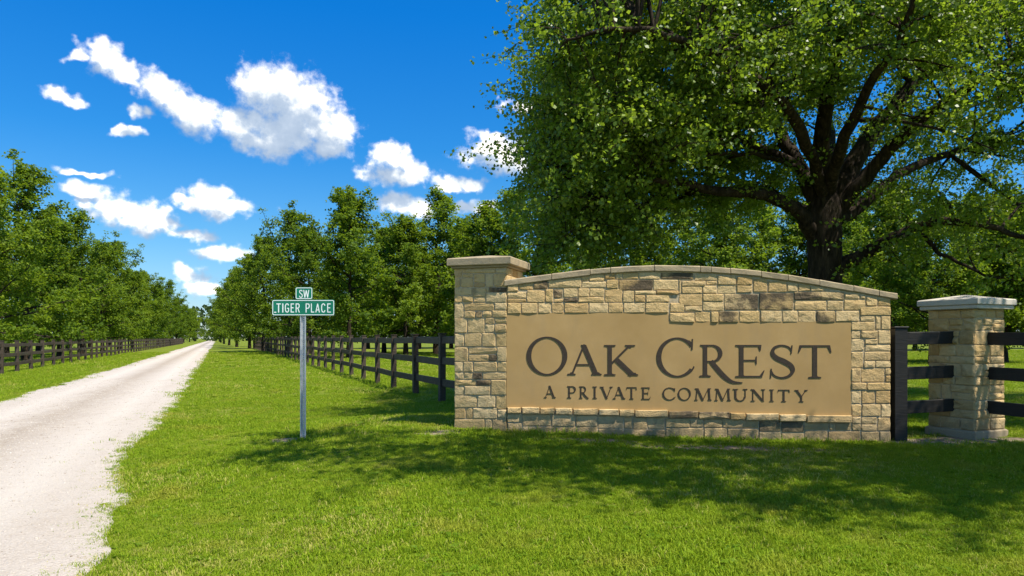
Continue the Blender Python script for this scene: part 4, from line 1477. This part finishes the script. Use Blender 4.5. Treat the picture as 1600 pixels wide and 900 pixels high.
def grow_tree(seed, H, Rr, base, nb, leaves=52, ls=(0.15, 0.25), thin_top=0.0):
    rg = np.random.default_rng(seed)
    mb = MB()
    nseg = 9
    wob = rg.normal(size=(nseg + 1, 2)) * 0.08
    tp = [np.array((wob[i, 0] * i / 3, wob[i, 1] * i / 3, H * 0.95 * i / nseg - (0.3 if i == 0 else 0))) for i in range(nseg + 1)]
    tr = [0.017 * H * (1 - 0.92 * (i / nseg) ** 0.8) * (1.25 if i == 0 else 1) for i in range(nseg + 1)]
    mb.tube(tp, tr, 8)
    tz = [p[2] for p in tp]

    def trunk_at(z):
        return np.array((np.interp(z, tz, [p[0] for p in tp]), np.interp(z, tz, [p[1] for p in tp]), z))
    cl_p, cl_s, cl_v, cl_o = [], [], [], []
    for i in range(nb):
        t1 = (i + rg.uniform(0, 0.9)) / nb
        t = base + (0.93 - base) * t1
        z = t * H
        az = i * 2.39996 + rg.normal() * 0.4
        prof = (1 - t1) ** 0.8 * (0.72 + 1.1 * t1) / 0.84
        ln = max(Rr * prof * rg.choice((0.6, 0.85, 1.0, 1.25)) * rg.uniform(0.88, 1.12), 0.7)
        el_ = R(6 + 50 * t1 + rg.normal() * 10)
        p0 = trunk_at(z)
        d = np.array((math.cos(az) * math.cos(el_), math.sin(az) * math.cos(el_), math.sin(el_)))
        lift = rg.uniform(0.25, 0.75) * min(ln, 2.4)
        path = []
        for k in range(6):
            s = k / 5
            path.append(p0 + d * ln * s + np.array((0, 0, lift * s ** 2.4 - 0.14 * ln * s)) + rg.normal(size=3) * 0.05 * s * ln / 2)
        r0 = 0.010 + 0.016 * ln
        mb.tube(path, [r0 * (1 - 0.85 * k / 5) for k in range(6)], 5, False)
        tone = rg.normal() * 0.12
        nc = int(5 + ln * 4.6)
        for c_ in range(nc):
            s = rg.uniform(0.30, 1.03)
            f_ = min(s, 0.999) * 5
            i0 = min(int(f_), 4)
            q = path[i0] + (path[i0 + 1] - path[i0]) * (f_ - i0)
            fat = (1.12 - s) * (0.18 + 0.17 * ln) + 0.05
            c0 = q + rg.normal(size=3) * np.array((1, 1, 0.6)) * fat
            if s < 0.9:
                mb.tube([q, (q + c0) / 2 + np.array((0, 0, 0.04)), c0], [0.012, 0.008, 0.004], 3, False)
            cl_p.append(c0)
            cl_s.append(rg.uniform(0.26, 0.46) * (1.15 - 0.45 * s))
            cl_v.append(tone + rg.normal() * 0.10)
            o = c0 - p0
            cl_o.append(o / (np.linalg.norm(o) + 1e-6))
    for k in range(7):
        c0 = trunk_at(H * (0.84 + 0.022 * k)) + rg.normal(size=3) * 0.12
        cl_p.append(c0)
        cl_s.append(0.26)
        cl_v.append(0.1)
        cl_o.append(np.array((0, 0, 1.0)))
    cl_p, cl_s, cl_v, cl_o = map(np.array, (cl_p, cl_s, cl_v, cl_o))
    n = len(cl_p)
    cnt = np.maximum(8, (leaves * (cl_s / 0.36) ** 1.5 * rg.uniform(0.6, 1.25, n)).astype(int))
    ii = np.repeat(np.arange(n), cnt)
    off = rg.normal(size=(len(ii), 3)) * np.array((0.62, 0.62, 0.42)) * cl_s[ii][:, None]
    pos = cl_p[ii] + off
    var = 0.5 + cl_v[ii] + rg.normal(size=len(ii)) * 0.20
    size = rg.uniform(ls[0], ls[1], len(ii))
    me = leaf_mesh('crown', pos, size, rg, 0.65, cl_o[ii], var, M['leaf'], 0.34, 1)
    tm = mb.mesh('trunk', True)
    tm.materials.append(M['bark'])
    return tm, me


KINDS = [grow_tree(1, 12.0, 3.7, 0.15, 44, 44), grow_tree(2, 12.0, 3.2, 0.12, 38, 44), grow_tree(3, 12.0, 4.3, 0.14, 46, 42), grow_tree(4, 12.0, 2.9, 0.17, 27, 34), grow_tree(5, 12.0, 3.9, 0.12, 40, 44), grow_tree(6, 12.0, 3.5, 0.14, 32, 38)]
ORD = ['first', 'second', 'third', 'fourth', 'fifth', 'sixth', 'seventh', 'eighth', 'ninth', 'tenth', 'eleventh', 'twelfth', 'thirteenth', 'fourteenth', 'fifteenth', 'sixteenth', 'seventeenth', 'eighteenth', 'nineteenth', 'twentieth']
trnd = random.Random(4)


def plant(px, d, H, kind, label, group, wide=1.0):
    x = (px - 800) / F * d
    z = zg(x, d)
    t = empty('tree', (x, d, z), trnd.uniform(0, 6.28))
    s = H / 12.0
    t.scale = (s * wide, s * wide, s)
    tag(t, label, 'tree', group)
    tm, cm = KINDS[kind]
    link('trunk', tm, None, t)
    link('crown', cm, None, t)
    return t


GL = 'trees along the left side of the road'
left_row = [(-30, 36, 10.4, 2), (40, 43, 12.6, 5), (92, 51, 10.4, 0), (128, 58, 12.6, 3), (160, 68, 11.0, 2), (186, 80, 13.0, 5), (208, 92, 10.8, 0), (228, 108, 12.0, 4), (247, 126, 11.2, 2), (266, 150, 14.6, 3), (276, 176, 12, 0), (287, 210, 12.0, 1), (296, 250, 12.5, 4), (304, 300, 12, 2)]
for i, (px, d, H, k_) in enumerate(left_row):
    plant(px, d, H, k_, ORD[i] + ' leafy green tree, counted from the near end, in the row behind the left fence', GL, 1.02)
left_back = [(-70, 52, 11, 1), (10, 62, 11.5, 3), (60, 74, 12, 0), (105, 88, 12, 4), (140, 105, 12, 1), (170, 130, 12.5, 2), (205, 150, 12, 0), (230, 190, 12.5, 4)]
for i, (px, d, H, k_) in enumerate(left_back):
    plant(px, d, H, k_, ORD[i] + ' shaded tree from the near end in the back row deep behind the left fence', 'trees deep behind the left fence', 1.15)
GR = 'trees along the right side of the road'
right_row = [(546, 47, 11.8, 0), (484, 57, 10.6, 2), (452, 64, 13.6, 5), (412, 72, 12.2, 4), (390, 90, 12.6, 1), (370, 108, 12.2, 2), (358, 132, 13.0, 1), (350, 165, 13.0, 4), (345, 210, 13, 2), (343, 260, 13, 0)]
for i, (px, d, H, k_) in enumerate(right_row):
    plant(px, d, H, k_, ORD[i] + ' leafy green tree, counted from the near end, lining the right verge of the road', GR, 1.0)
GB = 'trees across the paddock behind the stone wall'
back = [(600, 62, 11.5, 4), (634, 56, 11.4, 2), (682, 60, 15.0, 3), (722, 66, 13.0, 0), (760, 54, 12.4, 1), (806, 52, 13.0, 5), (860, 52, 11, 4), (930, 58, 11, 0), (1010, 54, 12.0, 1), (1070, 60, 14.0, 5), (1128, 50, 12.2, 2), (1185, 56, 13.2, 3), (1246, 52, 12.0, 4),
        (1336, 50, 12.0, 0), (1395, 42, 10.8, 2), (1456, 36, 8.6, 4), (1512, 42, 10.4, 1), (1570, 38, 9.6, 0), (1640, 38, 10.0, 2)]
for i, (px, d, H, k_) in enumerate(back):
    plant(px, d, H, k_, ORD[i] + ' tree from the road side in the broken row across the paddock behind the wall', GB, 1.1)
deep = [(520, 95, 13, 1), (575, 88, 13, 0), (655, 92, 14, 2), (705, 98, 14, 4), (775, 90, 13, 0), (845, 95, 13, 1), (915, 88, 13, 2), (1040, 92, 12.5, 4), (1100, 88, 11, 0), (1230, 90, 11, 1), (1300, 85, 12, 2), (1365, 80, 12, 4), (1430, 75, 11, 0), (1490, 78, 11, 1), (1555, 72, 11, 3), (1615, 76, 12, 2)]
for i, (px, d, H, k_) in enumerate(deep):
    plant(px, d, H, k_, ORD[i] + ' tree from the road side in the far, half hidden back row across the paddock', 'far trees across the paddock', 1.2)

# ---- the old oak behind the wall
def spline(pts, n=5):
    pts = [np.array(p, float) for p in pts]
    out = []
    for i in range(len(pts) - 1):
        p0, p1, p2, p3 = pts[max(i - 1, 0)], pts[i], pts[i + 1], pts[min(i + 2, len(pts) - 1)]
        for k in range(n):
            t = k / n
            out.append(0.5 * ((2 * p1) + (-p0 + p2) * t + (2 * p0 - 5 * p1 + 4 * p2 - p3) * t * t + (-p0 + 3 * p1 - 3 * p2 + p3) * t ** 3))
    out.append(pts[-1])
    return out


def shades_wall(p, m=0.0):
    """would a leaf here keep the sun off the sign wall? (leaves are left out there to keep it lit)"""
    p = np.atleast_2d(p)
    D = np.array(to_sun)
    t = (p[:, 1] - WD) / D[1]
    x0 = p[:, 0] - t * D[0]
    z0 = p[:, 2] - t * D[2]
    return (t > 0) & (x0 > -1.0 - m) & (x0 < 5.25 + m) & (z0 > 0.42 - m) & (z0 < 2.6 + m)


def grow_oak(name, label, root_at, trunk, trad, limbs, tg, C, rg, ntw=8, nleaf=(36, 56), lsize=(0.050, 0.088)):
    """trunk and limbs as given, a branch to every cluster target, twigs and leaves round each target"""
    mb = MB()
    ts = spline(trunk, 3)
    mb.tube(ts, np.interp(np.linspace(0, len(trunk) - 1, len(ts)), range(len(trunk)), trad), 16)
    nodes, nrad = [], []
    for pts, r0 in limbs:
        sp_ = spline(pts, 5)
        n = len(sp_)
        for i in range(1, n):
            sp_[i] = sp_[i] + rg.normal(size=3) * 0.02
        rad = [r0 * (1 - 0.86 * (i / (n - 1)) ** 0.9) for i in range(n)]
        if shades_wall(np.array(sp_[3:]), 0.1).any():
            print('limb over wall', np.array(pts[-1]))
        mb.tube(sp_, rad, 9)
        for i in range(4, n):
            nodes.append(sp_[i])
            nrad.append(rad[i])
    nodes = np.array(nodes)
    nrad = np.array(nrad)
    P_, Vv, Oo = [], [], []
    for w in tg[~shades_wall(tg, 0.12)]:
        dd = np.linalg.norm(nodes - w, axis=1) + 0.4 * np.maximum(0, nodes[:, 2] - w[2])
        j = int(dd.argmin())
        a_ = nodes[j]
        ln = np.linalg.norm(w - a_)
        midp = (a_ + w) / 2 + np.array((0, 0, 0.13 * ln)) + rg.normal(size=3) * 0.08 * ln
        path = []
        for k in range(6):
            t = k / 5
            path.append((1 - t) ** 2 * a_ + 2 * t * (1 - t) * midp + t * t * w)
        if shades_wall(np.array(path), 0.05).any():
            continue
        r0 = min(nrad[j] * 0.7, 0.014 + 0.013 * ln)
        mb.tube(path, [r0 * (1 - 0.8 * k / 5) for k in range(6)], 5, False)
        tone = rg.normal() * 0.14
        for k in range(ntw):
            t = rg.uniform(0.45, 1.0)
            f_ = t * 5
            i0 = min(int(f_), 4)
            q = path[i0] + (path[i0 + 1] - path[i0]) * (f_ - i0)
            tw = rg.normal(size=3) * np.array((0.50, 0.50, 0.28)) + np.array((0, 0, -0.08))
            e = q + tw
            if shades_wall(np.array([q, q + tw * 0.5, e]), 0.02).any():
                continue
            mb.tube([q, q + tw * 0.5 + np.array((0, 0, 0.05)), e], [0.008, 0.005, 0.002], 3, False)
            nl = int(rg.integers(*nleaf))
            s = rg.uniform(0.3, 1.08, nl)[:, None]
            lp = q + tw * s + rg.normal(size=(nl, 3)) * np.array((0.085, 0.085, 0.06))
            P_.append(lp)
            Vv.append(0.45 + tone + rg.normal(size=nl) * 0.2)
            o = (w - C) / np.array((7, 6, 6))
            Oo.append(np.repeat((o / (np.linalg.norm(o) + 1e-6))[None], nl, 0))
    P_ = np.concatenate(P_)
    Vv = np.concatenate(Vv)
    Oo = np.concatenate(Oo)
    kp = ~shades_wall(P_, 0.05)
    P_, Vv, Oo = P_[kp], Vv[kp], Oo[kp]
    size = rg.uniform(lsize[0], lsize[1], len(P_))
    root = empty(name, root_at)
    tag(root, label, 'tree')
    cm = leaf_mesh('crown', P_ - np.array(root_at), size, rg, 0.55, Oo, Vv, M['leaf_oak'], 0.40, 1)
    tm = mb.mesh('trunk', True)
    tm.materials.append(M['bark'])
    local(root, link('trunk', tm, None, root))
    link('crown', cm, None, root)
    print('oak leaves', len(P_))


def old_oak():
    rg = np.random.default_rng(77)
    base = at(1290, HZ, 13.0)
    bx, by = base[0], base[1]
    gz = zg(bx, by)
    tr = [np.array((bx, by, gz - 0.3)), np.array((bx, by, gz + 0.15)), np.array((bx - 0.01, by, gz + 0.7)), np.array((bx - 0.02, by, 1.9)), at(1289, 420, 13), at(1288, 370, 13), at(1288, 330, 13), at(1289, 300, 13)]
    limbs = [
        ([(1276, 372, 13), (1245, 328, 12.7), (1195, 303, 12.3), (1125, 300, 11.9), (1060, 284, 11.5), (1000, 290, 11.2), (925, 318, 11.0)], 0.20),
        ([(1282, 330, 13), (1248, 258, 13.3), (1215, 200, 13.6), (1190, 150, 13.8), (1150, 80, 14), (1100, 0, 14.2), (1060, -100, 14.5)], 0.22),
        ([(1290, 320, 13), (1286, 230, 12.7), (1292, 150, 12.2), (1312, 70, 11.8), (1330, -40, 11.2), (1340, -150, 10.8)], 0.25),
        ([(1302, 325, 13), (1345, 235, 13.2), (1398, 165, 13.4), (1460, 90, 13.6), (1530, 10, 13.8), (1600, -80, 14), (1660, -180, 14.2)], 0.27),
        ([(1305, 330, 13), (1365, 262, 12.6), (1430, 190, 12), (1510, 140, 11.4), (1600, 85, 10.8), (1700, 50, 10.2)], 0.20),
        ([(1308, 345, 13), (1375, 298, 13.4), (1420, 264, 13.8), (1500, 235, 14.4), (1600, 222, 15), (1720, 200, 15.6)], 0.19),
        ([(1305, 422, 13), (1365, 388, 12.7), (1430, 356, 12.4), (1500, 346, 12), (1580, 365, 11.6), (1680, 392, 11.2)], 0.19),
        ([(1288, 310, 13), (1250, 205, 11.6), (1180, 120, 10.4), (1080, 68, 9.8), (980, 44, 9.5), (890, 62, 9.4)], 0.16),
        ([(1290, 310, 13), (1300, 220, 15), (1280, 150, 17), (1250, 80, 18.5)], 0.18),
        ([(1248, 258, 13.3), (1150, 215, 13), (1050, 188, 12.6), (950, 190, 12.3), (870, 225, 12)], 0.12),
        ([(1284, 335, 13.2), (1200, 300, 15), (1100, 270, 16.5), (1000, 285, 17.2)], 0.13),
        ([(1292, 310, 13), (1330, 185, 11.2), (1400, 70, 10), (1450, -60, 9.2)], 0.17),
        ([(1248, 258, 13.3), (1160, 240, 12.2), (1075, 250, 11.2), (1000, 265, 10.6)], 0.07),
        ([(1430, 356, 12.4), (1470, 395, 12.2), (1540, 430, 12.0), (1610, 440, 11.8)], 0.07),
        ([(1302, 325, 13), (1380, 240, 15), (1480, 180, 17), (1600, 140, 18.5)], 0.14),
    ]
    # cluster targets through the crown's volume
    C = np.array((bx + 0.6, by + 0.4, 7.2))
    tg = []
    while len(tg) < 820:
        p = np.array((rg.uniform(-8, 9.5), rg.uniform(-7.8, 7.5), rg.uniform(-4.5, 7.5)))
        rx = 6.9 if p[0] < 0 else 8.8
        ryy = (5.0 if p[2] < 0 else 7.6) if p[1] < 0 else 7.0
        rz = 7.2 if p[2] > 0 else 4.6
        q = math.sqrt((p[0] / rx) ** 2 + (p[1] / ryy) ** 2 + (p[2] / rz) ** 2)
        if q > 1 + 0.06 * rg.normal() or rg.random() > 0.15 + 0.85 * q ** 2.2:
            continue
        w = C + p
        r = math.hypot(w[0] - bx, w[1] - by)
        zl = 5.3 - 2.35 * float(sstep(2.6, 5.4, r))
        if w[2] < zl:
            continue
        if w[0] > bx and w[2] < 3.9:
            continue
        if w[1] < 8.6 and w[2] < EYE + 0.5 * w[1] + 0.9:
            continue
        ppx = 800 + F * w[0] / w[1]
        ppy = HZ - F * (w[2] - EYE) / w[1]
        if ppx < 842 + 16 * rg.normal():
            continue
        if 1060 < ppx < 1350 and 215 < ppy < 440 and rg.random() < 0.80:
            continue
        if 1340 < ppx < 1600 and 60 < ppy < 380 and rg.random() < 0.55:
            continue
        tg.append(w)
    while len(tg) < 960:                      # the skirt that hangs low on the road side
        w = at(rg.uniform(812, 1065), rg.uniform(150, 408), rg.uniform(10.4, 15.0))
        ppx = 800 + F * w[0] / w[1]
        if ppx < 842 + 16 * rg.normal() or (ppx > 980 and w[2] < 4.2 and rg.random() < 0.6):
            continue
        tg.append(w)
    while len(tg) < 1200:                     # and the body of the crown over the limbs
        w = at(rg.uniform(850, 1640), rg.uniform(-60, 235), rg.uniform(9.6, 15.5))
        ppx = 800 + F * w[0] / w[1]
        ppy = HZ - F * (w[2] - EYE) / w[1]
        if ppx > 1300 and ppy > 70 and rg.random() < 0.65:
            continue
        if 1120 < ppx < 1340 and ppy > 190:
            continue
        tg.append(w)
    limbs = [([at(*p) for p in pts], r0 * 0.78) for pts, r0 in limbs]
    for k in range(18):                       # leaves along the low limb on the far side
        tg.append(at(rg.uniform(1380, 1660), rg.uniform(285, 425), rg.uniform(10.8, 13.5)))
    for k in range(34):
        tg.append(at(rg.uniform(1040, 1240), rg.uniform(205, 330), rg.uniform(11.5, 16)))
    tg = [w for w in tg if w[1] > 9.1 or w[2] < 0]
    grow_oak('oak_tree', 'huge spreading old oak with dark limbs rising behind the stone wall', (bx, by, gz), tr,
             [0.52, 0.43, 0.355, 0.31, 0.30, 0.315, 0.31, 0.22], limbs, np.array(tg), C, rg)


def added_oak():
    """a second oak, added out of view; its long limbs are shaped to throw the dappled shade before the wall"""
    rg = np.random.default_rng(31)
    bx, by = 12.4, 5.2
    gz = zg(bx, by)
    T = lambda *p: np.array(p, float)
    tr = [T(bx, by, gz - 0.3), T(bx, by, gz + 0.2), T(bx, by, 1.5), T(bx - 0.1, by, 3.0), T(bx - 0.1, by, 4.4)]
    tips = [(-0.1, 7.35), (0.3, 6.3), (1.0, 5.6), (2.4, 5.0), (3.7, 4.5), (5.0, 3.8), (6.2, 3.4)]
    limbs, tg = [], []
    for i, (tx_, ty_) in enumerate(tips):
        a_ = T(bx - 0.2, by, 3.9 + 0.1 * i)
        e = T(tx_, ty_, 6.3 + rg.normal() * 0.15)
        m1 = a_ + (e - a_) * 0.3 + T(0, 0, 2.2)
        m2 = a_ + (e - a_) * 0.65 + T(0, 0, 1.5) + rg.normal(size=3) * 0.2
        limbs.append(([a_, m1, m2, e], 0.16))
        L_ = spline([a_, m1, m2, e], 12)
        n = len(L_)
        for k in range(int(n * 0.34), n):
            f_ = (k - n * 0.34) / (n * 0.66)
            for r_ in range(2):
                if rg.random() < 0.33:
                    continue
                w = L_[k] + rg.normal(size=3) * T(0.4, 0.34 + 0.38 * (1 - f_), 0.25) + T(0, 0, 0.25)
                if w[2] > EYE + 0.5 * w[1] + 1.0:
                    tg.append(w)
    for i in range(7):
        an = R(-100 + 33 * i)
        limbs.append(([T(bx, by, 4.0), T(bx + 2.2 * math.cos(an), by + 2.2 * math.sin(an), 6.2), T(bx + 4.5 * math.cos(an), by + 4.5 * math.sin(an), 7.6)], 0.17))
    while len(tg) < 560:
        p = rg.uniform(-1, 1, 3)
        q = np.linalg.norm(p)
        if q > 1 or q < 0.35:
            continue
        w = T(bx, by + 0.6, 7.0) + p * T(5.6, 4.4, 2.6)
        if w[2] < 5.0 or w[2] < EYE + 0.5 * w[1] + 1.0:
            continue
        tg.append(w)
    grow_oak('oak_tree', 'added unseen wide oak beside the viewpoint whose long limbs shade the lawn before the wall', (bx, by, gz), tr,
             [0.62, 0.5, 0.42, 0.4, 0.3], limbs, np.array(tg), T(bx, by, 6.5), rg, 6, (20, 34), (0.065, 0.11))


old_oak()
added_oak()

# ---- the far wood that closes the view at the end of the road
rg = np.random.default_rng(9)
n = 26000
ang = rg.uniform(R(-62), R(62), n)
dist = 345 + rg.uniform(0, 22, n)
hgt = 9.0 + 3.0 * np.sin(ang * 23) + 2.0 * np.sin(ang * 61 + 1) + 6.0 * np.exp(-((ang + 0.41) / 0.10) ** 2)
h_ = hgt * rg.random(n) ** 0.75 + rg.normal(size=n) * 0.5
pos = np.stack([dist * np.sin(ang), dist * np.cos(ang), np.maximum(h_, 0.2)], -1)
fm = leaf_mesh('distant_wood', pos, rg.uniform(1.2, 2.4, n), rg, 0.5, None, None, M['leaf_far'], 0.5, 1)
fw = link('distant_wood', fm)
tag(fw, 'far-off band of dark green woodland closing the end of the road', None, None, 'stuff')
print('TRIS', sum(len(o.data.loops) - 2 * len(o.data.polygons) for o in {o.data: o for o in scene.objects if o.type == 'MESH'}.values()))
